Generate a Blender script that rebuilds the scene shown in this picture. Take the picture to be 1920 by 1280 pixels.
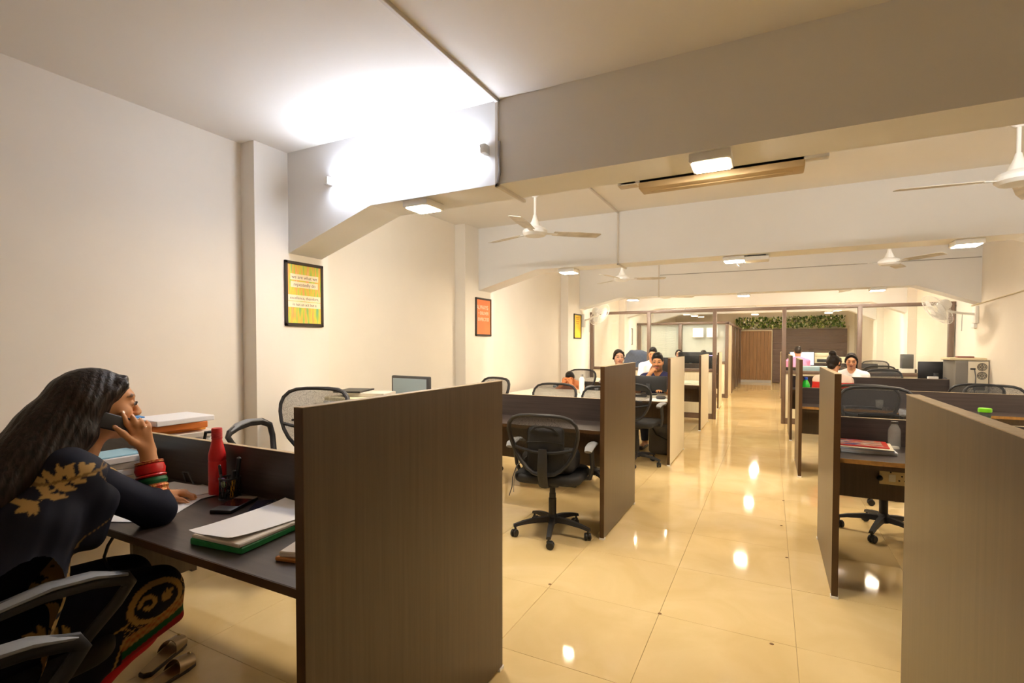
import bpy, bmesh, math, random
import numpy as np
from mathutils import Vector, Matrix, Euler
random.seed(7)
for o in list(bpy.data.objects): bpy.data.objects.remove(o)
scene = bpy.context.scene
COL = scene.collection
R = math.radians
PI = math.pi

# ---------------------------------------------------------------- camera
cam_d = bpy.data.cameras.new('camera'); cam = bpy.data.objects.new('camera', cam_d); COL.objects.link(cam)
F_PX = 944.0
CAM_H = 1.38
PITCH = R(1.5)
YAW = R(27.185)
cam_d.sensor_fit = 'HORIZONTAL'; cam_d.sensor_width = 36.0
cam_d.lens = F_PX/1920*36.0
cam_d.shift_x = 0.0
cam_d.shift_y = (669.72-640)/1920.0
cam_d.clip_start = 0.05
cam.location = (0, 0, CAM_H)
cam.rotation_euler = (PI/2-PITCH, 0, YAW)
scene.camera = cam

# ---------------------------------------------------------------- world, exposure
w = bpy.data.worlds.new('world'); scene.world = w; w.use_nodes = True
w.node_tree.nodes['Background'].inputs[0].default_value = (0.9, 0.92, 1.0, 1)
w.node_tree.nodes['Background'].inputs[1].default_value = 0.05
scene.view_settings.view_transform = 'Standard'
scene.view_settings.look = 'None'
scene.view_settings.gamma = 1.0
scene.view_settings.use_curve_mapping = False
scene.view_settings.exposure = 1.02
LED_E = 150.0          # strength of the warm square lamps
TUBE_E = 48.0        # strength of the white tube
WARM = (1.0, 0.82, 0.60)
COOL = (0.80, 0.86, 1.0)
NEUTRAL = (0.98, 0.96, 0.90)
TUBE_B = 50.0          # tubes on the far faces of the beams
scene.cycles.max_bounces = 12
scene.cycles.diffuse_bounces = 7
scene.cycles.glossy_bounces = 5
scene.cycles.transparent_max_bounces = 24
scene.cycles.sample_clamp_indirect = 6.0
scene.cycles.caustics_reflective = False
scene.cycles.caustics_refractive = False

# ---------------------------------------------------------------- materials
def nodemat(name):
    m = bpy.data.materials.new(name); m.use_nodes = True
    nt = m.node_tree
    return m, nt, nt.nodes['Principled BSDF']
def lin(c):
    return tuple(((x/255.0)/12.92 if x/255.0 <= 0.04045 else ((x/255.0+0.055)/1.055)**2.4) for x in c)
MATS = {}
def mat(name, rgb, rough=0.5, metal=0.0, spec=0.5, noise=0.0, nscale=20.0, bump=0.0, bscale=200.0, stretch=None, emit=None, es=0.0, srgb=True, coat=0.0, sheen=0.0):
    """plain paint/plastic/fabric with an optional noise variation and relief"""
    if name in MATS: return MATS[name]
    m, nt, b = nodemat(name)
    c = lin(rgb) if srgb else rgb
    b.inputs['Base Color'].default_value = (*c, 1)
    b.inputs['Roughness'].default_value = rough
    b.inputs['Metallic'].default_value = metal
    b.inputs['Specular IOR Level'].default_value = spec
    if coat: b.inputs['Coat Weight'].default_value = coat
    if sheen: b.inputs['Sheen Weight'].default_value = sheen
    if noise or bump:
        tc = nt.nodes.new('ShaderNodeTexCoord'); mp = nt.nodes.new('ShaderNodeMapping')
        nt.links.new(tc.outputs['Object'], mp.inputs['Vector'])
        if stretch: mp.inputs['Scale'].default_value = stretch
    if noise:
        n = nt.nodes.new('ShaderNodeTexNoise'); n.inputs['Scale'].default_value = nscale; n.inputs['Detail'].default_value = 5
        nt.links.new(mp.outputs[0], n.inputs['Vector'])
        r = nt.nodes.new('ShaderNodeValToRGB')
        r.color_ramp.elements[0].position = 0.3; r.color_ramp.elements[1].position = 0.7
        r.color_ramp.elements[0].color = (*[x*(1-noise) for x in c], 1)
        r.color_ramp.elements[1].color = (*[min(1, x*(1+noise)) for x in c], 1)
        nt.links.new(n.outputs['Fac'], r.inputs['Fac']); nt.links.new(r.outputs['Color'], b.inputs['Base Color'])
    if bump:
        n2 = nt.nodes.new('ShaderNodeTexNoise'); n2.inputs['Scale'].default_value = bscale; n2.inputs['Detail'].default_value = 3
        nt.links.new(mp.outputs[0], n2.inputs['Vector'])
        bp = nt.nodes.new('ShaderNodeBump'); bp.inputs['Strength'].default_value = bump; bp.inputs['Distance'].default_value = 0.004
        nt.links.new(n2.outputs['Fac'], bp.inputs['Height']); nt.links.new(bp.outputs[0], b.inputs['Normal'])
    if emit:
        b.inputs['Emission Color'].default_value = (*emit, 1); b.inputs['Emission Strength'].default_value = es
    MATS[name] = m
    return m
def vcol_mat(name, rough=0.55, spec=0.4, bump=0.0, bscale=300.0, sheen=0.0, noise=0.0, sss=0.0):
    """takes its colour from the 'Col' attribute (prints, lips, brows, embroidery)"""
    if name in MATS: return MATS[name]
    m, nt, b = nodemat(name)
    a = nt.nodes.new('ShaderNodeAttribute'); a.attribute_name = 'Col'
    nt.links.new(a.outputs['Color'], b.inputs['Base Color'])
    b.inputs['Roughness'].default_value = rough; b.inputs['Specular IOR Level'].default_value = spec
    if sheen: b.inputs['Sheen Weight'].default_value = sheen
    if bump:
        n2 = nt.nodes.new('ShaderNodeTexNoise'); n2.inputs['Scale'].default_value = bscale
        bp = nt.nodes.new('ShaderNodeBump'); bp.inputs['Strength'].default_value = bump; bp.inputs['Distance'].default_value = 0.003
        nt.links.new(n2.outputs['Fac'], bp.inputs['Height']); nt.links.new(bp.outputs[0], b.inputs['Normal'])
    MATS[name] = m
    return m
def laminate(name, dark, light, rough=0.38, axis='Z', spec=0.5):
    """wood-grain laminate: streaks along one axis"""
    if name in MATS: return MATS[name]
    m, nt, b = nodemat(name)
    tc = nt.nodes.new('ShaderNodeTexCoord'); mp = nt.nodes.new('ShaderNodeMapping')
    s = {'Z': (28, 28, 0.7), 'X': (0.7, 28, 28), 'Y': (28, 0.7, 28)}[axis]
    mp.inputs['Scale'].default_value = s
    nt.links.new(tc.outputs['Object'], mp.inputs['Vector'])
    n = nt.nodes.new('ShaderNodeTexNoise'); n.inputs['Scale'].default_value = 2.2; n.inputs['Detail'].default_value = 8; n.inputs['Roughness'].default_value = 0.65
    nt.links.new(mp.outputs[0], n.inputs['Vector'])
    r = nt.nodes.new('ShaderNodeValToRGB')
    r.color_ramp.elements[0].position = 0.32; r.color_ramp.elements[1].position = 0.7
    r.color_ramp.elements[0].color = (*lin(dark), 1); r.color_ramp.elements[1].color = (*lin(light), 1)
    nt.links.new(n.outputs['Fac'], r.inputs['Fac']); nt.links.new(r.outputs['Color'], b.inputs['Base Color'])
    b.inputs['Roughness'].default_value = rough; b.inputs['Specular IOR Level'].default_value = spec
    MATS[name] = m
    return m
def emitter(name, rgb, strength):
    if name in MATS: return MATS[name]
    m = bpy.data.materials.new(name); m.use_nodes = True; nt = m.node_tree
    nt.nodes.remove(nt.nodes['Principled BSDF'])
    e = nt.nodes.new('ShaderNodeEmission'); e.inputs[0].default_value = (*rgb, 1); e.inputs[1].default_value = strength
    nt.links.new(e.outputs[0], nt.nodes['Material Output'].inputs[0])
    MATS[name] = m
    return m
def glass_mat(name, tint=(0.96, 0.98, 0.97), refl=0.12):
    if name in MATS: return MATS[name]
    m = bpy.data.materials.new(name); m.use_nodes = True; nt = m.node_tree
    nt.nodes.remove(nt.nodes['Principled BSDF'])
    t = nt.nodes.new('ShaderNodeBsdfTransparent'); t.inputs[0].default_value = (*tint, 1)
    g = nt.nodes.new('ShaderNodeBsdfGlossy'); g.inputs['Roughness'].default_value = 0.01
    lw = nt.nodes.new('ShaderNodeLayerWeight'); lw.inputs['Blend'].default_value = 0.5
    pw = nt.nodes.new('ShaderNodeMath'); pw.operation = 'POWER'; pw.inputs[1].default_value = 5.0
    nt.links.new(lw.outputs['Facing'], pw.inputs[0])
    mul = nt.nodes.new('ShaderNodeMath'); mul.operation = 'MULTIPLY_ADD'; mul.inputs[1].default_value = 0.8; mul.inputs[2].default_value = 0.035
    mx = nt.nodes.new('ShaderNodeMixShader')
    nt.links.new(pw.outputs[0], mul.inputs[0]); nt.links.new(mul.outputs[0], mx.inputs[0])
    nt.links.new(t.outputs[0], mx.inputs[1]); nt.links.new(g.outputs[0], mx.inputs[2])
    nt.links.new(mx.outputs[0], nt.nodes['Material Output'].inputs[0])
    MATS[name] = m
    return m
def mesh_fabric(name, rgb, cover=0.5, scale=800.0):
    """open woven net: fine threads with real holes between them"""
    if name in MATS: return MATS[name]
    m, nt, b = nodemat(name)
    b.inputs['Base Color'].default_value = (*lin(rgb), 1); b.inputs['Roughness'].default_value = 0.6
    tc = nt.nodes.new('ShaderNodeTexCoord'); v = nt.nodes.new('ShaderNodeTexVoronoi'); v.inputs['Scale'].default_value = scale
    nt.links.new(tc.outputs['Object'], v.inputs['Vector'])
    r = nt.nodes.new('ShaderNodeMath'); r.operation = 'GREATER_THAN'; r.inputs[1].default_value = 1.0-cover
    nt.links.new(v.outputs['Distance'], r.inputs[0])
    nt.links.new(r.outputs[0], b.inputs['Alpha'])
    MATS[name] = m
    return m

M = dict(
    wall=mat('wall_paint', (238, 231, 219), rough=0.75, noise=0.015, nscale=3, bump=0.06, bscale=60),
    pilaster=mat('pilaster_paint', (236, 231, 222), rough=0.75, noise=0.015, nscale=3, bump=0.05, bscale=60),
    ceiling=mat('ceiling_paint', (240, 237, 232), rough=0.85, noise=0.01, nscale=2, bump=0.04, bscale=50),
    beam=mat('beam_paint', (236, 236, 236), rough=0.8, noise=0.012, nscale=3, bump=0.04, bscale=60),
    grout=mat('grout', (176, 150, 104), rough=0.7),
    lam=laminate('dark_laminate', (73, 58, 42), (89, 73, 55), rough=.34),
    lamx=laminate('dark_laminate_flat', (56, 47, 44), (76, 66, 62), axis='X', rough=0.33),
    lamedge=mat('dark_edge_band', (72, 48, 22), rough=0.4),
    lamraw=mat('worn_brown_edge', (142, 102, 46), rough=0.5, noise=0.25, nscale=40),
    lamtop=mat('pale_top_edge', (186, 166, 132), rough=0.6, noise=0.1, nscale=30),  # paler strip along the tops of panels and screens
    cream=laminate('cream_laminate', (226, 216, 186), (234, 226, 200), rough=0.3),
    creamtop=mat('cream_desk_top', (240, 236, 222), rough=0.25),
    brown=mat('brown_frame', (104, 84, 70), rough=0.4, noise=0.06, nscale=30),
    black=mat('black_plastic', (26, 26, 28), rough=0.42, noise=0.1, nscale=60),
    blackm=mat('black_matte_plastic', (40, 40, 42), rough=0.55),
    grey=mat('grey_plastic', (96, 97, 100), rough=0.45),
    armpad=mat('arm_pad', (128, 130, 134), rough=0.55),
    darkgrey=mat('dark_grey_plastic', (58, 58, 60), rough=0.5),
    seatf=mat('black_seat_fabric', (30, 30, 31), rough=0.7, bump=0.25, bscale=700),
    net=mesh_fabric('black_net', (38, 40, 42)),
    white=mat('white_plastic', (240, 240, 238), rough=0.3),
    whitem=mat('white_enamel', (242, 242, 240), rough=0.35),
    paper=mat('paper', (238, 238, 242), rough=0.85),
    paper2=mat('aged_paper', (214, 206, 196), rough=0.85),
    glass=glass_mat('clear_glass'),
    led=emitter('led_light', WARM, LED_E),
    tube=emitter('tube_light', COOL, TUBE_E),
    tube2=emitter('tube_light_neutral', NEUTRAL, TUBE_B),
    chrome=mat('chrome', (190, 190, 190), rough=0.2, metal=1.0),
    red=mat('red_plastic', (206, 30, 30), rough=0.4),
)
def floor_tile_mat():
    m, nt, b = nodemat('polished_tile')
    tc = nt.nodes.new('ShaderNodeTexCoord'); oi = nt.nodes.new('ShaderNodeObjectInfo')
    geo = nt.nodes.new('ShaderNodeNewGeometry')
    n = nt.nodes.new('ShaderNodeTexNoise'); n.inputs['Scale'].default_value = 2.3; n.inputs['Detail'].default_value = 7; n.inputs['Distortion'].default_value = 1.2
    nt.links.new(geo.outputs['Position'], n.inputs['Vector'])
    r = nt.nodes.new('ShaderNodeValToRGB')
    r.color_ramp.elements[0].position = 0.3; r.color_ramp.elements[1].position = 0.72
    r.color_ramp.elements[0].color = (*lin((212, 186, 132)), 1); r.color_ramp.elements[1].color = (*lin((224, 200, 150)), 1)
    nt.links.new(n.outputs['Fac'], r.inputs['Fac'])
    mx = nt.nodes.new('ShaderNodeMix'); mx.data_type = 'RGBA'; mx.blend_type = 'MULTIPLY'
    mx.inputs[0].default_value = 1.0
    rr = nt.nodes.new('ShaderNodeMapRange'); rr.inputs[3].default_value = 0.965; rr.inputs[4].default_value = 1.0
    nt.links.new(oi.outputs['Random'], rr.inputs[0])
    cb = nt.nodes.new('ShaderNodeCombineColor')
    for k in range(3): nt.links.new(rr.outputs[0], cb.inputs[k])
    nt.links.new(r.outputs['Color'], mx.inputs[6]); nt.links.new(cb.outputs[0], mx.inputs[7])
    nt.links.new(mx.outputs[2], b.inputs['Base Color'])
    b.inputs['Roughness'].default_value = 0.06; b.inputs['Specular IOR Level'].default_value = 0.2
    return m
M['tile'] = floor_tile_mat()

# ---------------------------------------------------------------- mesh builder
class MB:
    def __init__(s): s.bm = bmesh.new()
    def box(s, x0, x1, y0, y1, z0, z1, bev=0.0, seg=2, mtx=None):
        bm = bmesh.new()
        bmesh.ops.create_cube(bm, size=1.0)
        for v in bm.verts:
            v.co = Vector(((x0+x1)/2+v.co.x*(x1-x0), (y0+y1)/2+v.co.y*(y1-y0), (z0+z1)/2+v.co.z*(z1-z0)))
        if bev > 0:
            bmesh.ops.bevel(bm, geom=bm.edges[:], offset=bev, segments=seg, profile=0.5, affect='EDGES')
        s._add(bm, mtx); return s
    def _add(s, bm, mtx=None):
        if mtx is not None: bm.transform(mtx)
        me = bpy.data.meshes.new('t'); bm.to_mesh(me); bm.free()
        s.bm.from_mesh(me); bpy.data.meshes.remove(me)
    def prism(s, pts, axis, a0, a1, mtx=None, bev=0.0):
        """extrude a 2D polygon along an axis: axis 'X' -> pts=(y,z), 'Y' -> (x,z), 'Z' -> (x,y)"""
        bm = bmesh.new()
        def P(p, a): return {'X': (a, p[0], p[1]), 'Y': (p[0], a, p[1]), 'Z': (p[0], p[1], a)}[axis]
        A = [bm.verts.new(P(p, a0)) for p in pts]; B = [bm.verts.new(P(p, a1)) for p in pts]
        bm.faces.new(A); bm.faces.new(B[::-1])
        n = len(pts)
        for i in range(n): bm.faces.new((A[i], B[i], B[(i+1) % n], A[(i+1) % n]))
        bmesh.ops.recalc_face_normals(bm, faces=bm.faces[:])
        if bev > 0: bmesh.ops.bevel(bm, geom=bm.edges[:], offset=bev, segments=2, profile=0.5, affect='EDGES')
        s._add(bm, mtx); return s
    def tube(s, pts, r, n=8, closed=False, flat=None, cap=True, up=None):
        """sweep along a polyline; r scalar or list; flat=(w,h) factors give an oval section"""
        pts = [Vector(p) for p in pts]; k = len(pts)
        rs = r if isinstance(r, (list, tuple)) else [r]*k
        bm = s.bm; rings = []
        prev = None
        for i in range(k):
            if closed: t = pts[(i+1) % k]-pts[i-1]
            elif i == 0: t = pts[1]-pts[0]
            elif i == k-1: t = pts[-1]-pts[-2]
            else: t = (pts[i+1]-pts[i]).normalized()+(pts[i]-pts[i-1]).normalized()
            if t.length < 1e-9: t = Vector((0, 0, 1))
            t.normalize()
            if up is not None: ref = Vector(up)
            elif prev is None: ref = Vector((0, 0, 1)) if abs(t.z) < 0.9 else Vector((0, 1, 0))
            else: ref = prev
            u = ref-t*ref.dot(t)
            if u.length < 1e-6: u = Vector((1, 0, 0))-t*t.x
            u.normalize(); v = t.cross(u); prev = u
            fw, fh = flat or (1, 1)
            ring = []
            for j in range(n):
                a = 2*PI*(j+0.5)/n
                ring.append(bm.verts.new(pts[i]+(u*math.sin(a)*fh+v*math.cos(a)*fw)*rs[i]))
            rings.append(ring)
        m = k if closed else k-1
        for i in range(m):
            a, b = rings[i], rings[(i+1) % k]
            for j in range(n): bm.faces.new((a[j], a[(j+1) % n], b[(j+1) % n], b[j]))
        if cap and not closed:
            bm.faces.new(rings[0][::-1]); bm.faces.new(rings[-1])
        return s
    def lathe(s, prof, n=24, center=(0, 0, 0), mtx=None, cap=True):
        bm = bmesh.new(); rings = []
        for (r, z) in prof:
            if r < 1e-6: rings.append([bm.verts.new((0, 0, z))])
            else: rings.append([bm.verts.new((r*math.cos(2*PI*j/n), r*math.sin(2*PI*j/n), z)) for j in range(n)])
        for i in range(len(rings)-1):
            a, b = rings[i], rings[i+1]
            for j in range(n):
                q = [a[j % len(a)], a[(j+1) % len(a)], b[(j+1) % len(b)], b[j % len(b)]]
                u = []
                for x in q:
                    if x not in u: u.append(x)
                if len(u) > 2: bm.faces.new(u)
        if cap:
            if len(rings[0]) > 1: bm.faces.new(rings[0][::-1])
            if len(rings[-1]) > 1: bm.faces.new(rings[-1])
        bmesh.ops.recalc_face_normals(bm, faces=bm.faces[:])
        T = Matrix.Translation(center)
        s._add(bm, T @ mtx if mtx is not None else T); return s
    def sphere(s, c, r, seg=12, sc=(1, 1, 1)):
        bm = bmesh.new(); bmesh.ops.create_uvsphere(bm, u_segments=seg, v_segments=max(6, seg//2+2), radius=r)
        s._add(bm, Matrix.Translation(c) @ Matrix.Diagonal((*sc, 1))); return s
    def poly(s, pts):
        vs = [s.bm.verts.new(p) for p in pts]; s.bm.faces.new(vs); return s
    def grid(s, fn, nu, nv, thick=0.0):
        """surface fn(u,v) for u,v in 0..1, optionally given a thickness"""
        bm = bmesh.new(); V = [[bm.verts.new(fn(i/nu, j/nv)) for j in range(nv+1)] for i in range(nu+1)]
        for i in range(nu):
            for j in range(nv): bm.faces.new((V[i][j], V[i+1][j], V[i+1][j+1], V[i][j+1]))
        if thick:
            bmesh.ops.recalc_face_normals(bm, faces=bm.faces[:])
            bmesh.ops.solidify(bm, geom=bm.faces[:], thickness=thick)
        s._add(bm); return s
def smooth(me, angle=35):
    for p in me.polygons: p.use_smooth = True
    try: me.set_sharp_from_angle(angle=R(angle))
    except Exception: pass
def link(o, parent=None):
    COL.objects.link(o)
    if parent is not None: o.parent = parent
    return o
def obj(name, mb, m, parent=None, sm=True, label=None, loc=None, rot=None, angle=35):
    me = bpy.data.meshes.new(name)
    mb.bm.to_mesh(me); mb.bm.free()
    me.materials.append(M[m] if isinstance(m, str) else m)
    if sm: smooth(me, angle)
    o = bpy.data.objects.new(name, me); link(o, parent)
    if label: o['label'] = label
    if loc is not None: o.location = loc
    if rot is not None: o.rotation_euler = rot
    return o
def tag(o, label, cat, group=None, kind=None):
    o['label'] = label; o['category'] = cat
    if group: o['group'] = group
    if kind: o['kind'] = kind
    return o
def thing(name, label, cat, loc=(0, 0, 0), rz=0.0, group=None):
    o = bpy.data.objects.new(name, None); o.empty_display_size = 0.05; COL.objects.link(o)
    o.location = loc; o.rotation_euler = (0, 0, rz)
    return tag(o, label, cat, group)
def struct(o):
    o['kind'] = 'structure'; return o
def dup(root, loc, rz, label, group=None):
    def cp(src, parent):
        c = src.copy(); COL.objects.link(c)
        if parent is not None: c.parent = parent
        for ch in list(src.children): cp(ch, c)
        return c
    r = cp(root, None); r.location = loc; r.rotation_euler = (0, 0, rz)
    r['label'] = label
    if group: r['group'] = group
    return r
def rotz(a, c=(0, 0, 0)):
    return Matrix.Translation(c) @ Matrix.Rotation(a, 4, 'Z')
# ================================================================ room shell
XL, XR, YF, YB, ZC = -3.29, 2.5, -2.4, 20.3, 2.77
XP = -3.15                                   # face of the pilasters on the left wall
# floor: slab with separate tiles where the joints can be told apart
T0 = 0.6125
slab = struct(obj('floor', MB().box(XL-0.1, XR+0.1, YF-0.1, YB+0.1, -0.12, -0.004), 'grout', sm=False))
tm = MB().box(0.0009, T0-0.0009, 0.0009, T0-0.0009, -0.006, 0.0, bev=0.0008, seg=1)
tile_me = None
txs = [-0.492+T0*k for k in range(-5, 5)]
tys = [2.602+T0*k for k in range(-5, 12)]
for ty in tys:
    for tx in txs:
        if tile_me is None:
            o = obj('tile', tm, 'tile', slab, sm=False); tile_me = o.data
        else:
            o = bpy.data.objects.new('tile', tile_me); link(o, slab)
        o.location = (tx, ty, random.uniform(-0.0003, 0.0003))
fb = MB()
y0, y1, x0, x1 = tys[0], tys[-1]+T0, txs[0], txs[-1]+T0
for (a, b, c, d) in [(XL-.1, XR+.1, YF-.1, y0), (XL-.1, x0, y0, y1), (x1, XR+.1, y0, y1)]:
    fb.box(a, b, c, d, -0.006, 0.0)
obj('tile_border', fb, 'tile', slab, sm=False)
far = MB()
y = y1
while y < YB:
    x = x0-T0
    while x < XR:
        far.box(x+.001, x+T0-.001, y+.001, y+T0-.001, -0.006, 0.0); x += T0
    y += T0
o = obj('tile_field', far, 'tile', slab, sm=False); o['kind'] = 'stuff'

wl = struct(obj('wall_left', MB().box(XL-0.12, XL, YF, YB, 0, ZC), 'wall', sm=False))
for (a, b) in [(2.28, 2.92), (4.95, 5.62), (8.28, 9.2), (12.1, 12.75), (15.2, 15.8)]:
    obj('pilaster', MB().box(XL-0.01, XP, a, b, 0, ZC), 'pilaster', wl, sm=False)
wr = struct(obj('wall_right', MB().box(XR, XR+0.12, YF, YB, 0, ZC), 'wall', sm=False))
for (a, b) in [(12.22, 12.82), (15.4, 15.9)]:
    obj('pilaster', MB().box(XR-0.14, XR+0.01, a, b, 0, ZC), 'pilaster', wr, sm=False)
struct(obj('wall_back', MB().box(XL, XR, YB, YB+0.12, 0, ZC), 'wall', sm=False))
struct(obj('wall_front', MB().box(XL, XR, YF-0.12, YF, 0, ZC), 'wall', sm=False))
struct(obj('ceiling', MB().box(XL-0.12, XR+0.12, YF-0.12, YB+0.12, ZC, ZC+0.12), 'ceiling', sm=False))
BEAMS = [(2.55, 2.855, 2.295, 2.045, -2.36, 1.75), (5.25, 5.55, 2.23, 2.03, -2.40, 1.75), (8.87, 9.17, 2.205, 2.03, -2.42, 1.80),
         (12.3, 12.6, 2.23, 2.03, -2.42, 1.80), (15.5, 15.8, 2.25, 2.03, -2.42, 1.8)]
for i, (a, b, zs, zh, hl, hr) in enumerate(BEAMS):
    pts = [(XP-.02, ZC+.01), (XP-.02, zh), (XP, zh), (hl, zs), (hr, zs), (XR, zh-0.1), (XR+.02, zh-.1), (XR+.02, ZC+.01)]
    struct(obj('trim_%d' % (i+1), MB().prism(pts, 'Y', a, b), 'beam', sm=False))

# ---------------------------------------------------------------- square lamps on the beam soffits
def make_led():
    t = thing('ceiling_lamp', 'x', 'lamp')
    b = MB().box(-.095, .095, -.095, .095, -.042, 0, bev=.006)
    obj('housing', b, 'white', t)
    obj('diffuser', MB().box(-.078, .078, -.078, .078, -.046, -.0405), 'led', t, sm=False)
    return t
led0 = make_led()
LEDS = [(-2.01, 2.66, 2.295, 'square warm lamp under the near beam, beside the tube light and the sloping haunch'),
        (-.268, 2.66, 2.295, 'square warm lamp under the near beam beside the long casing behind it'),
        (-2.05, 5.40, 2.23, 'square warm lamp under the second beam above the orange poster side'),
        (-.33, 5.40, 2.23, 'square warm lamp under the second beam beside the small white receiver box'),
        (1.42, 5.40, 2.23, 'square warm lamp under the second beam at its right wall end'),
        (-2.2, 9.02, 2.205, 'small-looking warm lamp under the third beam near the left wall fan'),
        (-.40, 9.02, 2.205, 'small-looking warm lamp under the third beam above the aisle opening'),
        (1.38, 9.02, 2.205, 'small-looking warm lamp under the third beam near the right wall fan'),
        (-1.9, 12.45, 2.23, 'warm lamp on the beam beyond the glazing, left side'),
        (-.40, 12.45, 2.23, 'warm lamp on the beam beyond the glazing, above the corridor'),
        (1.35, 12.45, 2.23, 'warm lamp on the beam beyond the glazing, right side'),
        (-.40, 15.65, 2.25, 'warm lamp on the farthest beam above the corridor'),
        (1.35, 15.65, 2.25, 'warm lamp on the farthest beam before the ivy'),
        (-1.9, 11.2, ZC, 'added fill lamp on the ceiling over desks behind the left glazing'),  # this and the next three: unseen lamps added to brighten the far zone
        (1.2, 11.2, ZC, 'added fill lamp on the ceiling over desks behind the right glazing'),
        (-1.9, 13.4, ZC, 'added fill lamp on the ceiling brightening the cabin blinds'),
        (1.3, 14.0, ZC, 'added fill lamp on the ceiling over the farthest right desks'),
        (-2.0, 15.65, 2.25, 'warm lamp over the closed cabin behind the blinds'),
        (-.4, 18.3, ZC, 'warm ceiling lamp before the brown plank door'),
        (1.3, 18.3, ZC, 'warm ceiling lamp before the dark feature wall')]
for i, (x, y, z, lb) in enumerate(LEDS):
    if i == 0:
        led0.location = (x, y, z); led0['label'] = lb; led0['group'] = 'square lamps under the beams'
    else: dup(led0, (x, y, z), 0, lb, 'square lamps under the beams')

# tube light on the near beam
t = thing('tube_light', 'lit white fluorescent tube batten on the face of the near beam', 'lamp', (-2.09, 2.55, 2.49))
obj('batten', MB().box(-.63, .63, -.025, 0, 0.0, .026, bev=.004), 'white', t)
obj('tube', MB().tube([(-.6, -.036, .004), (.6, -.036, .004)], .015, 12), 'tube', t)
for s in (-1, 1):
    obj('end_holder', MB().box(s*.618-.018, s*.618+.018, -.056, 0, -.02, .03, bev=.004), 'white', t)

# the same tubes on the far faces of the beams, seen from the other end of the room
def back_tube(x, y, z, lb):
    t = thing('tube_light', lb, 'lamp', (x, y, z), PI, 'tube lights on the far beam faces')
    obj('batten', MB().box(-.63, .63, -.03, 0, -.02, .02, bev=.004), 'white', t)
    obj('tube', MB().tube([(-.6, -.047, 0), (.6, -.047, 0)], .014, 12), 'tube2', t)
    for s in (-1, 1): obj('end_holder', MB().box(s*.615-.018, s*.615+.018, -.066, 0, -.025, .025, bev=.004), 'grey', t)
for i, nm in ((0, 'near beam'), (1, 'second beam'), (2, 'third beam'), (3, 'fourth beam')):
    for x, sd in ((-2.1, 'left'), (1.25, 'right')):
        back_tube(x, BEAMS[i][1], 2.50, 'white tube light on the far face of the %s, %s side' % (nm, sd))

# cable trunking
def trunk(name, label, segs, wd=.018):
    mb = MB()
    for (a, b) in segs:
        lo = [min(p, q)-wd/2 for p, q in zip(a, b)]; hi = [max(p, q)+wd/2 for p, q in zip(a, b)]
        mb.box(lo[0], hi[0], lo[1], hi[1], lo[2], hi[2], bev=.002, seg=1)
    return tag(obj(name, mb, mat('trunking', (214, 208, 200), rough=.5)), label, 'trunking')
h = .009
t = trunk('cable_trunking', 'pale cable trunking crossing the ceiling and down the near beam', [((-1.40, -2.3, ZC-h), (-1.40, 2.55-h, ZC-h)), ((-1.40, 2.55-h, ZC-h), (-1.40, 2.55-h, 2.295-h)), ((-1.40, 2.55-h, 2.295-h), (-1.40, 2.89, 2.295-h))], .02)
obj('conduit', MB().tube([(-1.385, 2.537, 2.53), (-1.385, 2.534, 2.45), (-1.38, 2.536, 2.36), (-1.395, 2.537, 2.30)], .008, 8), mat('conduit_grey', (150, 148, 152), rough=.5), t, label='grey flexible conduit')
trunk('cable_trunking', 'pale cable trunking on the second bay ceiling and second beam', [((-1.44, 2.87, ZC-h), (-1.44, 5.25-h, ZC-h)), ((-1.44, 5.25-h, ZC-h), (-1.44, 5.25-h, 2.23-h)), ((-1.44, 5.25-h, 2.23-h), (-1.44, 5.57, 2.23-h))])
trunk('cable_trunking', 'pale cable trunking hanging down the third beam', [((-1.72, 5.57, ZC-h), (-1.72, 8.87-h, ZC-h)), ((-1.72, 8.87-h, ZC-h), (-1.72, 8.87-h, 2.205-h))])
tag(obj('beam_cable', MB().tube([(-1.7, 8.862, 2.56), (-.3, 8.862, 2.55), (2.49, 8.862, 2.545)], .005, 6), mat('cable_grey', (160, 158, 155))), 'thin grey cable strung across the face of the third beam', 'cable')
tag(obj('wall_cable', MB().tube([(2.49, 4.2, 2.07), (2.49, 6.0, 2.02), (2.49, 7.6, 1.975), (2.49, 9.2, 1.915)], .009, 6), mat('cable_beige', (205, 190, 160))), 'beige cable run sloping along the upper right wall', 'cable')
# split air conditioner behind the near beam
t = thing('air_conditioner', 'long casing, its shade painted tan, hung behind the near beam beside a square lamp', 'air conditioner', (-.26, 2.857, 2.25))
cas = mat('casing_shaded', (206, 184, 146), rough=.5)  # tan puts the shade of the underside into the casing colour
obj('casing', MB().box(-.41, .40, 0, .13, 0, .27, bev=.006), cas, t)
obj('mounting_plate', MB().box(-.51, .50, 0, .05, .03, .05, bev=.003), 'white', t)
obj('pipe_stub', MB().box(-.53, -.42, .0, .07, .028, .055, bev=.008), 'paper2', t)
obj('louver', MB().box(-.36, .35, .06, .11, -.004, .002, bev=.002), cas, t)
# small box under the second beam
t = thing('receiver_box', 'small white receiver box with loose cable under the second beam', 'receiver', (-.13, 5.4, 2.23))
obj('case', MB().box(-.11, .11, -.08, .08, -.055, -.012, bev=.012), 'white', t)
obj('bracket', MB().box(-.08, .08, -.05, .05, -.014, 0), 'grey', t)
obj('cable', MB().tube([(-.12, 0, -.03), (-.16, 0, -.04), (-.17, .01, -.075), (-.155, .01, -.09)], .006, 6), 'black', t)

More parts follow.
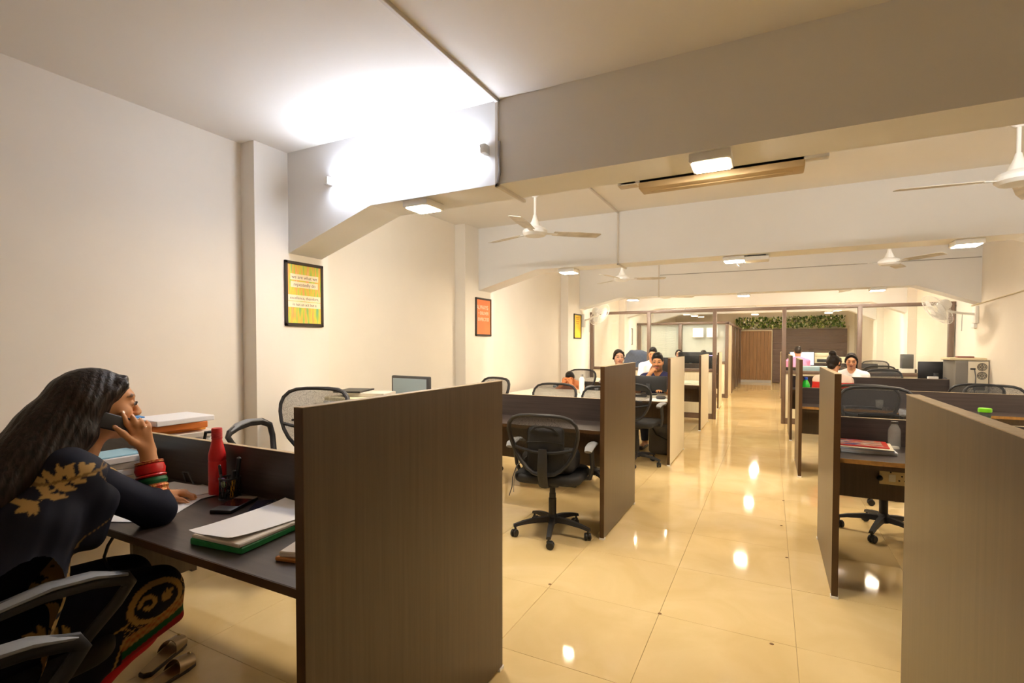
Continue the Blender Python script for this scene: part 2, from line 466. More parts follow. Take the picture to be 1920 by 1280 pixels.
# ---------------------------------------------------------------- glazed partition (window_1)
GY = 9.93
g = bpy.data.objects.new('window_1', None); COL.objects.link(g); struct(g)
px = [-3.25, -2.105, -.915, .205, 1.29, 2.45]
for x in px: obj('post', MB().box(x-.032, x+.032, GY-.04, GY+.04, 0, 2.0, bev=.004), 'brown', g)
obj('top_rail', MB().box(XL, XR, GY-.038, GY+.038, 1.975, 2.03, bev=.004), 'brown', g)
for i in (0, 1, 3, 4):
    a, b = px[i]+.03, px[i+1]-.03
    obj('lower_panel', MB().box(a, b, GY-.02, GY+.02, .1, .88), 'cream', g, sm=False)
    obj('skirting', MB().box(a, b, GY-.03, GY+.03, 0, .1), 'brown', g, sm=False)
    obj('sill_rail', MB().box(a, b, GY-.035, GY+.035, .87, .925, bev=.003), 'brown', g)
    obj('glass_pane', MB().box(a, b, GY-.005, GY+.005, .92, 1.98), 'glass', g, sm=False)
# cabin glazing with blinds (window_2)
CY = 14.0
g = bpy.data.objects.new('window_2', None); COL.objects.link(g); struct(g)
cx = [-3.23, -2.15, -1.0]
for x in cx: obj('post', MB().box(x-.04, x+.04, CY-.04, CY+.04, 0, 1.93, bev=.004), 'brown', g)
obj('top_rail', MB().box(XL, -.96, CY-.04, CY+.04, 1.9, 1.96, bev=.004), 'brown', g)
for i in (0, 1):
    a, b = cx[i]+.03, cx[i+1]-.03
    obj('lower_panel', MB().box(a, b, CY-.02, CY+.02, .1, .88), 'cream', g, sm=False)
    obj('skirting', MB().box(a, b, CY-.03, CY+.03, 0, .1), 'brown', g, sm=False)
    obj('sill_rail', MB().box(a, b, CY-.035, CY+.035, .87, .925), 'brown', g, sm=False)
    obj('glass_pane', MB().box(a, b, CY-.005, CY+.005, .92, 1.9), 'glass', g, sm=False)
    t = thing('window_blind', ['white slatted blind in the left cabin window', 'white slatted blind in the right cabin window, with two notices'][i], 'blind', ((a+b)/2, CY+.08, 0), group='blinds in the cabin window')
    sl = MB(); hw = (b-a)/2-.02
    for k in range(32): sl.box(-hw, hw, -.012, .012, .95+k*.029, .9515+k*.029, mtx=Matrix.Translation((0, 0, .95+k*.029)) @ Matrix.Rotation(R(-84), 4, 'X') @ Matrix.Translation((0, 0, -.95-k*.029)))
    o = obj('slats', sl, 'white', t, sm=False); o['kind'] = 'stuff'
    obj('head_rail', MB().box(-hw, hw, -.02, .02, 1.86, 1.9), 'white', t)
    if i == 1:
        for dx in (-.12, .22):
            n = obj('notice', MB().box(dx-.13, dx+.13, -.101, -.098, 1.56, 1.8), 'paper', t, sm=False)
# corridor side of the cabin
sp = bpy.data.objects.new('wall_cabin', None); COL.objects.link(sp); struct(sp)
for k in range(4):
    ya, yb = CY+.04+k*1.5, CY+.04+(k+1)*1.5
    obj('panel', MB().box(-1.01, -.98, ya, yb-.07, 0, 1.9), 'cream' if k == 0 else 'lam', sp, sm=False)
    obj('post', MB().box(-1.03, -.955, yb-.07, yb, 0, 1.93, bev=.004), 'brown', sp)
obj('top_rail', MB().box(-1.03, -.955, CY, 20.2, 1.9, 1.96), 'brown', sp, sm=False)
# far wall: plank door, dark feature wall, ivy
d = bpy.data.objects.new('door_1', None); COL.objects.link(d); struct(d)
pl = laminate('door_wood', (128, 96, 62), (176, 138, 96), rough=.45)
for k in range(9):
    xa = -1.03+k*.118
    obj('plank', MB().box(xa+.002, xa+.116, 20.18, 20.22+.006*((k*7) % 3), 0.09, 1.85, bev=.003, seg=1), pl, d, sm=False)
obj('head_trim', MB().box(-1.06, .05, 20.14, 20.24, 1.85, 1.885), 'cream', d, sm=False)
for x in (-1.05, .04): obj('jamb', MB().box(x-.012, x+.012, 20.14, 20.24, 0, 1.85), 'cream', d, sm=False)
obj('threshold', MB().box(-1.04, .03, 20.12, 20.24, 0, .09), mat('stone_grey', (186, 188, 190), rough=.4), d, sm=False)
fw = laminate('feature_wood', (92, 76, 70), (122, 104, 96), axis='X', rough=.5)
tr = bpy.data.objects.new('trim_6', None); COL.objects.link(tr); struct(tr)
for k in range(8):
    obj('panel', MB().box(.07, 2.28, 20.16, 20.2+.004*(k % 2), .02+k*.236, .253+k*.236, bev=.002, seg=1), fw, tr, sm=False)
iv = MB(); rnd = random.Random(3)
lv = [(0, 0), (.35, .3), (.3, .75), (0, 1), (-.3, .75), (-.35, .3)]
for k in range(1500):
    x = rnd.uniform(-1.15, 2.2); z = rnd.uniform(1.92, 2.3); y = 20.12-rnd.random()*.14
    s = rnd.uniform(.05, .1)
    m = Matrix.Translation((x, y, z)) @ Euler((rnd.uniform(.9, 2.3), rnd.uniform(-.7, .7), rnd.uniform(-2.2, 2.2))).to_matrix().to_4x4()
    iv.poly([m @ Vector((a*s, b*s, -.006 if i in (0, 3) else .004)) for i, (a, b) in enumerate(lv)])
lm, nt, b = nodemat('ivy_leaf')
gi = nt.nodes.new('ShaderNodeNewGeometry'); rp = nt.nodes.new('ShaderNodeValToRGB')
for pos, c in ((0, (42, 74, 30)), (.5, (96, 132, 58)), (.85, (190, 202, 120))):
    e = rp.color_ramp.elements.new(pos); e.color = (*lin(c), 1)
rp.color_ramp.elements.remove(rp.color_ramp.elements[0])
nt.links.new(gi.outputs['Random Per Island'], rp.inputs[0]); nt.links.new(rp.outputs[0], b.inputs['Base Color'])
o = obj('ivy_garland', iv, lm, sm=False); tag(o, 'dense green artificial ivy along the top of the far wall', 'ivy', kind='stuff')
# ================================================================ workstations
def workstation(label, xp, xe, ya, yb, ys, zd, zs, zp, style='dark', screen=True, socket=None, mod=(.40, .70), cream_face=False, raw=False, apron=True):
    """end panel at the aisle (x=xp is its aisle face), desks running to xe, low screen at y=ys"""
    s = 1 if xe > xp else -1
    t = thing('workstation', label, 'desk', (xp, ya, 0), group='back-to-back desks with aisle panels')
    L = abs(xe-xp)
    def bx(a, b, *r, **k):
        a, b = sorted((a*s, b*s)); return MB().box(a, b, *r, **k)
    face = 'cream' if cream_face else 'lam'
    D = yb-ya
    p = obj('end_panel', bx(0, .028, 0, D, .012, zp, bev=.0015, seg=1), face, t, sm=False)
    obj('edge_strip', bx(-.0015, .0295, -.002, .0, .012, zp), 'lamedge', p, sm=False)
    obj('top_strip', bx(-.001, .029, -.002, D, zp-.0005, zp+.0015), 'lamtop', p, sm=False)
    obj('panel_foot', bx(-.004, .032, -.006, .03, 0, .013), 'white', p, sm=False)
    obj('panel_foot', bx(-.004, .032, D-.03, D+.004, 0, .013), 'white', p, sm=False)
    top = 'creamtop' if style == 'cream' else 'lamx'
    f = .02
    edge = 'lamraw' if raw else 'lamedge'
    for nm, (a, b) in (('worktop', (f, ys-ya-.010)), ('worktop', (ys-ya+.010, D-f))):
        w = obj(nm, bx(.029, L, a, b, zd-.025, zd, bev=.0015, seg=1), top, t, sm=False)
        e = a if a == f else b
        obj('edge_band', bx(.029, L, min(e, e-.0015 if e == a else e+.0015), max(e, e-.0015 if e == a else e+.0015), zd-.025, zd-.001), edge, w, sm=False)
        ee = a+.05 if a == f else b-.05
        if apron or a != f: obj('apron', bx(.03, L-.01, ee-.009, ee+.009, zd-.058, zd-.026), 'lam', t, sm=False)
    if screen:
        sc = obj('privacy_screen', bx(.029, L, ys-ya-.009, ys-ya+.009, zd-.03, zs), 'lamx', t, sm=False)
        obj('top_strip', bx(.029, L, ys-ya-.010, ys-ya+.010, zs-.0005, zs+.0015), 'lamtop', sc, sm=False)
    obj('modesty_panel', bx(.029, L, ys-ya-.0085, ys-ya+.0085, mod[0], mod[1]), 'lam', t, sm=False)
    for yy in (f+.03, D-.06):
        obj('leg_panel', bx(L-.03, L-.005, yy, yy+.03, 0, zd-.026), 'lam', t, sm=False)
    if socket:
        sx, sz = socket; y = ys-ya-.0085
        k = obj('socket_plate', bx(sx-.075, sx+.075, y-.010, y, sz-.042, sz+.042, bev=.004), mat('socket_cream', (222, 200, 150), rough=.4), t)
        obj('switch', bx(sx-.03, sx+.005, y-.015, y-.009, sz-.022, sz+.022, bev=.003), 'creamtop', k)
        ho = MB()
        for (dx, dz) in ((.035, .015), (.05, -.012), (.022, -.012), (.058, .022), (-.02, .034)): ho.lathe([(.005, 0), (.005, .002)], 10, (s*(sx+dx), y-.0105, sz+dz), Matrix.Rotation(R(90), 4, 'X'))
        obj('socket_holes', ho, 'black', k)
        obj('plug', MB().sphere((s*(sx-.075), y-.02, sz-.004), .017, 10), 'black', k)
    return t
workstation('dark desk row at the left front where the phoning woman sits', -1.0, -3.14, .845, 1.86, 1.335, .765, .960, 1.226, mod=(.45, .74), apron=False)
obj('gable_panel', MB().box(-1.292, -1.267, .24, .47, .385, .739), 'lam', bpy.data.objects['workstation'], sm=False)
workstation('dark desk row, second on the left, with the black mesh chair pulled out', -1.03, -3.14, 3.42, 4.33, 3.88, .765, .945, 1.222)
workstation('cream-topped desk row, third on the left, with cream aisle panel', -1.0, -3.14, 5.85, 6.89, 6.37, .725, .9, 1.22, style='cream', screen=False, cream_face=True)
workstation('cream-topped desk row, fourth on the left, just before the glazing', -.975, -3.14, 8.45, 9.55, 9.0, .725, .9, 1.205, style='cream', screen=False, cream_face=True)
workstation('cream-panelled desk row on the left behind the glazing', -.97, -3.14, 11.5, 12.25, 11.9, .74, .94, 1.2, style='dark', cream_face=True)
workstation('dark desk row at the right front, its panel cut by the frame', .33, 2.48, .72, 1.705, 1.22, .765, .945, 1.243)
workstation('dark desk row, second on the right, with magazines and a cream socket plate', .31, 2.48, 3.2, 4.15, 3.75, .765, .925, 1.22, socket=(.364, .572), mod=(.43, .74), raw=True)
workstation('dark desk row, third on the right, behind the tall mesh chair', .268, 2.48, 5.98, 6.85, 6.36, .735, .905, 1.22, raw=True)
workstation('dark desk row, fourth on the right, before the glazing', .255, 2.48, 8.2, 9.2, 8.7, .735, .905, 1.215)
workstation('cream-panelled desk row on the right behind the glazing', .25, 2.45, 11.55, 12.2, 11.9, .735, .905, 1.20, cream_face=True)
workstation('cream-panelled desk row farthest back on the right', .235, 2.3, 14.3, 15.3, 14.8, .735, .905, 1.18, cream_face=True)

# ================================================================ office chairs
def arc(c, r, a0, a1, n, f): return [f(c[0]+r*math.cos(R(a0+(a1-a0)*i/n)), c[1]+r*math.sin(R(a0+(a1-a0)*i/n))) for i in range(n+1)]
def make_chair(label, loop=False):
    t = thing('office_chair', label, 'chair')
    # five-star base, each spoke with its caster
    for k in range(5):
        a = R(208+72*k); c, s_ = math.cos(a), math.sin(a)
        sp = MB()
        prof = [(.03, .115), (.12, .112), (.22, .096), (.285, .078)]
        bm = sp.bm; rings = []
        for (r, z) in prof:
            w_ = .026-.010*(r/.29); h_ = .020-.011*(r/.29)
            rings.append([bm.verts.new((r*c-s_*dx, r*s_+c*dx, z+dz)) for dx, dz in ((-w_, -h_), (w_, -h_), (w_*.7, h_), (-w_*.7, h_))])
        for i in range(3):
            for j in range(4): bm.faces.new((rings[i][j], rings[i][(j+1) % 4], rings[i+1][(j+1) % 4], rings[i+1][j]))
        bm.faces.new(rings[0][::-1]); bm.faces.new(rings[-1])
        so = obj('base_spoke', sp, 'blackm', t)
        cm = MB(); x, y = .272*c, .272*s_
        b2 = a+R(50+37*k)
        cd, sd = math.cos(b2), math.sin(b2)
        for q in (-1, 1):
            cm.lathe([(0, -.009), (.022, -.009), (.027, -.005), (.027, .005), (.022, .009), (0, .009)], 14, (x+.012*cd-q*.013*sd, y+.012*sd+q*.013*cd, .027), Matrix.Rotation(b2, 4, 'Z') @ Matrix.Rotation(R(90), 4, 'X'))
        cm.tube([(x, y, .04), (x, y, .075)], .008, 8)
        cm.box(-.02, .02, -.006, .006, .03, .055, bev=.004, mtx=Matrix.Translation((x+.006*cd, y+.006*sd, 0)) @ Matrix.Rotation(b2, 4, 'Z'))
        obj('caster', cm, 'black', so)
    obj('base_hub', MB().lathe([(0, .085), (.036, .085), (.04, .1), (.036, .14), (.03, .15), (0, .15)], 20), 'blackm', t)
    obj('gas_lift', MB().lathe([(0, .14), (.028, .14), (.028, .27), (.024, .275), (.024, .31), (.021, .312), (.021, .40), (0, .40)], 16), 'black', t)
    obj('tilt_mechanism', MB().box(-.075, .075, -.12, .10, .385, .425, bev=.012), 'black', t)
    st = MB()
    def seat_top(u, v):
        x = (u-.5)*.50; y = -.23+v*.47
        e = max(abs(u-.5)*2, abs(v-.5)*2)
        return (x*(1-.06*(2*v-1)**2), y, .485-.03*max(0, e-.75)**2*16*.5-.02*max(0, v-.8)*5*.5)
    bx_ = bmesh.new(); bmesh.ops.create_cube(bx_, size=1)
    for v in bx_.verts: v.co = Vector((v.co.x*.48, v.co.y*.46+.01, .455+v.co.z*.065))
    vv = [e for e in bx_.edges if abs(e.verts[0].co.z-e.verts[1].co.z) > .03]
    bmesh.ops.bevel(bx_, geom=vv, offset=.10, segments=6, profile=.5, affect='EDGES')
    ee = [e for e in bx_.edges if abs(e.verts[0].co.z-e.verts[1].co.z) < .001 and e.is_manifold and abs(e.calc_face_angle(0)) > .8]
    bmesh.ops.bevel(bx_, geom=ee, offset=.024, segments=4, profile=.5, affect='EDGES')
    st._add(bx_)
    so = obj('seat', st, 'seatf', t)
    obj('seat_shell', MB().box(-.20, .20, -.17, .19, .415, .428, bev=.006), 'blackm', so)
    # back: tapering frame with a net, cross bar, spine
    def yb(z): return -.235-.07*(z-.5)/.4-.035*math.sin(max(0, min(1, (z-.45)/.47))*PI)*-1
    def pt(x, z): return Vector((x, yb(z)+.16*x*x, z))
    half = [(0, .915), (.08, .914), (.15, .908), (.20, .89), (.232, .855), (.243, .81), (.238, .76), (.222, .70), (.198, .64), (.165, .585), (.12, .535), (.07, .505), (0, .495)]
    outl = [pt(x, z) for x, z in half]+[pt(-x, z) for x, z in half[1:-1]][::-1]
    bf = MB().tube(outl, .0165, 8, closed=True, flat=(1.0, .75))
    fo = obj('back_frame', bf, 'blackm', t)
    obj('cross_bar', MB().tube([pt(x, .66-.012*abs(math.cos(x*8))+.02*(abs(x)/.2)**2) for x in (-.205, -.15, -.08, 0, .08, .15, .205)], .015, 8, flat=(1, .7)), 'blackm', fo)
    nm = MB()
    def net(u, v):
        z = .50+v*.41
        wd = 0
        for (xa, za), (xb, zb) in zip(half, half[1:]):
            if zb <= z <= za: wd = xb+(xa-xb)*(z-zb)/(za-zb) if za != zb else max(xa, xb)
        p = pt((u-.5)*2*max(wd, .01), z); p.y += .004
        return p
    nm.grid(net, 10, 14)
    obj('back_net', nm, 'net', fo)
    obj('lumbar_bar', MB().tube([Vector((x, yb(.70)+.03+.1*x*x, .70+.02*math.cos(x*9))) for x in (-.13, -.08, 0, .08, .13)], .008, 6), 'blackm', fo)
    obj('spine', MB().tube([(0, yb(.68)-.025, .68), (0, yb(.6)-.035, .6), (0, yb(.5)-.035, .5), (0, -.22, .42), (0, -.14, .40)], [.03, .036, .036, .034, .03], 8, flat=(1, .5), up=(0, 1, 0)), 'blackm', t)
    for q in (-1, 1):
        if loop:
            a = obj('armrest', MB().tube([(q*.21, -.17, .43), (q*.262, -.20, .50), (q*.280, -.215, .60), (q*.283, -.19, .675), (q*.283, -.10, .712), (q*.283, .02, .722), (q*.283, .13, .712), (q*.283, .21, .688), (q*.282, .225, .665), (q*.280, .19, .62), (q*.272, .12, .55), (q*.245, .07, .47), (q*.20, .05, .43)], [.018, .018, .018, .019, .021, .022, .022, .021, .019, .017, .017, .018, .018], 10, flat=(1.1, .8)), 'blackm', t)
            obj('arm_pad', MB().tube([(q*.283, -.15, .700), (q*.283, -.08, .724), (q*.283, .03, .737), (q*.283, .13, .727), (q*.283, .215, .698)], [.018, .026, .028, .027, .016], 10, flat=(1, .42), up=(0, 0, 1)), 'armpad', a)
            continue
        a = obj('armrest', MB().tube([(q*.20, .06, .42), (q*.262, .05, .43), (q*.285, .03, .50), (q*.287, 0, .60), (q*.285, -.02, .665)], [.02, .022, .020, .019, .022], 8, flat=(1, .75)), 'blackm', t)
        pd = MB()
        pd.tube([(q*.285, -.13, .655), (q*.287, -.09, .676), (q*.287, 0, .684), (q*.283, .08, .678), (q*.272, .13, .655)], [.026, .033, .034, .033, .024], 10, flat=(1, .42), up=(0, 0, 1))
        obj('arm_pad', pd, 'armpad', a)
    return t
chair0 = make_chair('')
chair1 = make_chair('', True)
def raise_chair(t, dz):
    for ch in t.children:
        n = ch.name.split('.')[0]
        if n in ('seat', 'back_frame', 'spine', 'armrest', 'tilt_mechanism'): ch.location.z += dz
        elif n == 'gas_lift':
            k = (.40-.14+dz)/.26; ch.scale.z = k; ch.location.z = .14*(1-k)
first = [True]
def chair(x, y, rz, dz, label, src=None):
    if src is not None:
        t = dup(src, (x, y, 0), R(rz), label, 'black mesh office chairs')
        if dz: raise_chair(t, dz)
        return t
    if first[0]:
        first[0] = False; base.append(dup(chair0, (x, y, 0), R(rz), label, 'black mesh office chairs')); t = base[0]
    else: t = dup(chair0, (x, y, 0), R(rz), label, 'black mesh office chairs')
    if dz: raise_chair(t, dz)
    return t
base = []
chair_near = chair(-1.395, 3.36, 7, -.01, 'black mesh chair with a black bag on its seat beside the second left panel')
chair(-2.68, 2.19, 200, .16, 'raised black mesh chair facing the woman across her desk, beside the left wall', chair1)
chair(-1.545, 4.80, 176, .02, 'black mesh chair behind the second left desk row, its lift showing under the worktop')
chair(-2.07, 4.84, 186, .03, 'black mesh chair behind the second left desk row, in front of the white bottle')
chair(-2.88, 4.75, 160, .08, 'black mesh chair by the left wall under the orange poster')
chair(-1.36, 5.80, -6, .03, 'black mesh chair at the third left row beside its cream panel')
chair(-2.70, 7.35, 172, .06, 'black mesh chair of the person resting at the cream desk')
chair(-2.10, 7.55, 190, .03, 'black mesh chair behind the white bottle on the cream desk')
chair(-2.20, 8.12, 8, .09, 'black mesh chair with pale blue-grey cloth, before the fourth left row')
chair(.745, 4.47, 183, .13, 'tall black mesh chair seen over the second right screen')
chair(.74, 5.48, -4, .115, 'black mesh chair drawn up to the third right desk row')
chair(2.02, 7.60, 5, .02, 'black mesh chair before the monitor and computer tower on the right')
chair(2.05, 6.72, 172, .03, 'black mesh chair tucked behind the third right screen, cut by the frame')
chair(.93, 2.80, 10, 0, 'black mesh chair mostly hidden behind the nearest right panel')
chair(1.62, 9.55, 184, .06, 'black mesh chair behind the fourth right row, beside the dark monitor')
chair(1.62, 10.85, 10, .09, 'black mesh chair just behind the right glazing, beside the post')
chair(1.98, 13.1, 170, .10, 'black mesh chair far behind the right glazing')
chair(-1.225, .36, -3, -.03, 'black chair at the bottom left corner, only its arm in view', chair1)
wchair = chair(-2.03, .60, 0, -.02, 'black chair the phoning woman sits on, arm rest in view', chair1)
def kill(o):
    for c in list(o.children): kill(c)
    bpy.data.objects.remove(o)
kill(chair0); kill(chair1)
# ================================================================ ceiling fans
def make_fan():
    t = thing('ceiling_fan', '', 'fan')
    W = 'whitem'
    obj('canopy', MB().lathe([(0, 0), (.055, 0), (.055, -.02), (.035, -.07), (.016, -.085), (0, -.085)], 24), W, t)
    obj('down_rod', MB().tube([(0, 0, -.07), (0, 0, -.28)], .011, 10), W, t)
    obj('lower_cup', MB().lathe([(0, -.24), (.016, -.24), (.022, -.27), (.05, -.335), (.055, -.35), (0, -.35)], 24), W, t)
    obj('motor', MB().lathe([(0, -.345), (.06, -.345), (.095, -.36), (.11, -.38), (.11, -.405), (.09, -.425), (.04, -.433), (0, -.433)], 32), W, t)
    bm_ = mat('fan_blade', (206, 198, 184), rough=.45, noise=.22, nscale=9)
    for k in range(3):
        a = R(120*k)
        T = Matrix.Rotation(a, 4, 'Z') @ Matrix.Translation((0, 0, -.395)) @ Matrix.Rotation(R(-8), 4, 'X')
        pts = [(.17, -.05), (.40, -.065), (.60, -.06), (.615, -.04), (.60, .045), (.40, .055), (.17, .045)]
        b = obj('blade', MB().prism(pts, 'Z', -.002, .002, mtx=T), bm_, t, sm=False)
        obj('blade_arm', MB().box(.09, .21, -.022, .022, -.006, .001, bev=.002, mtx=T), W, b)
    return t
f0 = make_fan()
FANS = [(-1.885, 4.12, 40, 'white ceiling fan with dusty blades between the first two beams, left of the aisle'),
        (1.315, 4.12, 66, 'white ceiling fan at the right frame edge, one blade reaching left'),
        (-1.93, 7.25, 20, 'white ceiling fan below the second beam beside its cable trunking'),
        (1.21, 7.2, 70, 'white ceiling fan under the second beam, right of the aisle'),
        (-1.97, 10.9, 35, 'small-looking white ceiling fan beyond the third beam, left of the aisle'),
        (1.19, 10.9, 90, 'small-looking white ceiling fan beyond the third beam, right of the aisle')]
for i, (x, y, a, lb) in enumerate(FANS):
    if i == 0: f0.location = (x, y, ZC); f0.rotation_euler.z = R(a); f0['label'] = lb; f0['group'] = 'white ceiling fans'
    else:
        f = dup(f0, (x, y, ZC), R(a), lb, 'white ceiling fans')
        if i in (2, 3):
            for ch in f.children:
                if ch.name.startswith('down_rod'): ch.scale.z = 1.22
                elif not ch.name.startswith('canopy'): ch.location.z -= .05
# wall fans
def wall_fan(label, base, head, yaw, tilt, rr=.23):
    t = thing('wall_fan', label, 'fan', base, 0, 'white wall fans')
    s = 1 if head[0] > base[0] else -1
    W = 'whitem'
    hv = Vector(head)-Vector(base)
    obj('wall_bracket', MB().box(-.02, .02, -.06, .06, -.16, .08, bev=.01), W, t)
    obj('arm', MB().tube([(0, 0, -.03), (hv.x*.35, hv.y*.3, -.02), (hv.x*.75, hv.y*.75, hv.z-.03)], .016, 10), W, t)
    hd = Matrix.Translation(hv) @ Matrix.Rotation(yaw, 4, 'Z') @ Matrix.Rotation(tilt, 4, 'X')   # local -Y is where it blows
    X90 = Matrix.Rotation(R(90), 4, 'X')
    obj('motor', MB().lathe([(0, -.15), (.05, -.15), (.07, -.12), (.072, -.04), (.05, -.02), (0, -.02)], 20, mtx=X90, center=(0, 0, 0)), W, t).matrix_local = hd
    cg = MB()
    for k in range(36):
        a = 2*PI*k/36; c, s_ = math.cos(a), math.sin(a)
        cg.tube([(c*.045, -.075, s_*.045), (c*rr*.7, -.065, s_*rr*.7), (c*rr, -.02, s_*rr), (c*rr*.75, .035, s_*rr*.75), (c*.06, .045, s_*.06)], .0016, 4)
    for (r_, y_) in ((rr, -.02), (rr*.7, -.065), (.045, -.076), (rr*.45, -.072)):
        cg.tube([(math.cos(2*PI*k/36)*r_, y_, math.sin(2*PI*k/36)*r_) for k in range(36)], .004 if r_ == rr else .0022, 5, closed=True)
    obj('guard', cg, W, t).matrix_local = hd
    obj('badge', MB().lathe([(0, .074), (.045, .074), (.045, .08), (0, .083)], 20, mtx=X90), W, t).matrix_local = hd
    for k in range(3):
        a0 = 2*PI*k/3
        bl = MB().grid(lambda u, v: (math.cos(a0+(u-.5)*1.5)*(.03+v*rr*.62), -.03+(u-.5)*.04, math.sin(a0+(u-.5)*1.5)*(.03+v*rr*.62)), 6, 4, .002)
        obj('blade', bl, mat('fan_blade_clear', (226, 228, 228), rough=.3), t).matrix_local = hd
    obj('pull_cord', MB().tube([(hv.x*.35, hv.y*.3, -.03), (hv.x*.36, hv.y*.3, -.26)], .003, 5), 'grey', t)
    return t
wall_fan('white wall fan on the right wall above the computer tower', (2.48, 9.0, 1.82), (2.03, 8.78, 1.86), R(-74), R(36), .235)
wall_fan('white wall fan on the left wall beside the yellow poster', (-3.13, 9.05, 1.86), (-2.80, 8.95, 1.93), R(68), R(36), .22)
bx_ = tag(obj('wall_switch', MB().box(2.46, 2.5, 9.0, 9.1, 1.60, 1.66, bev=.006), 'white'), 'small white switch box on the right wall beside the wall fan', 'switch')

# ================================================================ posters
def text_mesh(name, body, size, parent, m, loc, align='CENTER', sx=1.0):
    cu = bpy.data.curves.new('t', 'FONT'); cu.body = body; cu.size = size; cu.align_x = align; cu.align_y = 'CENTER'; cu.extrude = .0004
    tmp = bpy.data.objects.new('t', cu); COL.objects.link(tmp)
    dg = bpy.context.evaluated_depsgraph_get(); me = bpy.data.meshes.new_from_object(tmp.evaluated_get(dg))
    bpy.data.objects.remove(tmp); bpy.data.curves.remove(cu)
    me.materials.clear(); me.materials.append(M[m] if isinstance(m, str) else m)
    # wall poster: text runs along +Y (to the right as seen from the room), up is Z, facing +X
    me.transform(Matrix(((0, 0, 1, 0), (1, 0, 0, 0), (0, 1, 0, 0), (0, 0, 0, 1))) @ Matrix.Diagonal((sx, 1, 1, 1)))
    me.update()
    o = bpy.data.objects.new(name, me); link(o, parent); o.location = loc
    return o
def streak_mat():
    m, nt, b = nodemat('streaked_print')
    tc = nt.nodes.new('ShaderNodeTexCoord'); mp = nt.nodes.new('ShaderNodeMapping'); mp.inputs['Scale'].default_value = (1, 46, 5)
    n = nt.nodes.new('ShaderNodeTexNoise'); n.inputs['Scale'].default_value = 1.0; n.inputs['Detail'].default_value = 3
    nt.links.new(tc.outputs['Object'], mp.inputs[0]); nt.links.new(mp.outputs[0], n.inputs['Vector'])
    r = nt.nodes.new('ShaderNodeValToRGB'); cr = r.color_ramp
    cols = [(.25, (92, 176, 150)), (.38, (168, 200, 92)), (.47, (214, 214, 80)), (.55, (232, 190, 84)), (.63, (238, 164, 104)), (.75, (236, 226, 140))]
    cr.elements[0].position = cols[0][0]; cr.elements[0].color = (*lin(cols[0][1]), 1)
    cr.elements[1].position = cols[-1][0]; cr.elements[1].color = (*lin(cols[-1][1]), 1)
    for p, c in cols[1:-1]:
        e = cr.elements.new(p); e.color = (*lin(c), 1)
    nt.links.new(n.outputs['Fac'], r.inputs[0]); nt.links.new(r.outputs[0], b.inputs['Base Color']); b.inputs['Roughness'].default_value = .5
    return m
M['streak'] = streak_mat()
M['orange'] = mat('orange_print', (240, 130, 78), rough=.5, noise=.06, nscale=9)
M['yellow'] = mat('yellow_print', (245, 206, 36), rough=.5, noise=.05, nscale=9)
M['inkgrey'] = mat('ink_grey', (138, 120, 116), rough=.6)
M['cream_ink'] = mat('cream_ink', (250, 226, 204), rough=.6)
M['amber_ink'] = mat('amber_ink', (216, 150, 20), rough=.6)
def poster(label, x, y0, y1, z0, z1, m):
    t = thing('framed_poster', label, 'poster', (x, (y0+y1)/2, (z0+z1)/2), group='framed posters on the left wall')
    a, b = (y1-y0)/2, (z1-z0)/2; fwd = .018
    fr = obj('frame', MB().box(0, fwd, -a, a, b-.022, b, bev=.002, seg=1).box(0, fwd, -a, a, -b, -b+.022, bev=.002, seg=1).box(0, fwd, -a, -a+.022, -b, b, bev=.002, seg=1).box(0, fwd, a-.022, a, -b, b, bev=.002, seg=1), mat('poster_frame', (52, 42, 36), rough=.4), t, sm=False)
    obj('print', MB().box(0, .010, -a+.02, a-.02, -b+.02, b-.02), m, t, sm=False)
    return t, a, b
t, a, b = poster('framed green and yellow streaked quotation poster on the left pilaster', XP, 2.507, 2.856, 1.515, 1.992, 'streak')
st_ = mat('strip_cream', (246, 234, 204), rough=.6)
for i, (zz, tx, ww) in enumerate([(.125, 'we are what we', .128), (.070, 'repeatedly do', .125), (-.03, 'excellence, therefore,', .148), (-.078, 'is not an act but a', .148)]):
    p = obj('text_strip', MB().box(.0100, .0108, -ww, ww, zz-.022, zz+.022), st_, t, sm=False)
    text_mesh('lettering', tx, .036 if i < 2 else .03, p, 'inkgrey', (.0110, 0, zz))
t, a, b = poster('framed orange poster reading always deliver expected, below the second beam', XP, 5.165, 5.535, 1.48, 1.942, 'orange')
text_mesh('lettering', 'ALWAYS', .072, t, 'cream_ink', (.0105, -.03, .115))
text_mesh('lettering', '\u2022 DELIVER', .056, t, 'cream_ink', (.0105, 0, .045))
text_mesh('lettering', 'EXPECTED', .056, t, 'cream_ink', (.0105, 0, -.03))
t, a, b = poster('framed bright yellow poster below the third beam beside the wall fan', XP, 8.55, 8.93, 1.478, 1.93, 'yellow')
for k, zz in enumerate((.16, .13, .085, .05)):
    obj('print_line', MB().box(.0100, .0106, -.09+.02*(k % 2), .09-.03*(k % 2), zz-.008, zz+.008), 'amber_ink', t, sm=False)
poster('narrow grey framed picture on the left wall behind the glazing', -3.285, 13.0, 13.4, 1.36, 1.80, mat('grey_print', (196, 196, 184), rough=.5, noise=.1, nscale=8))

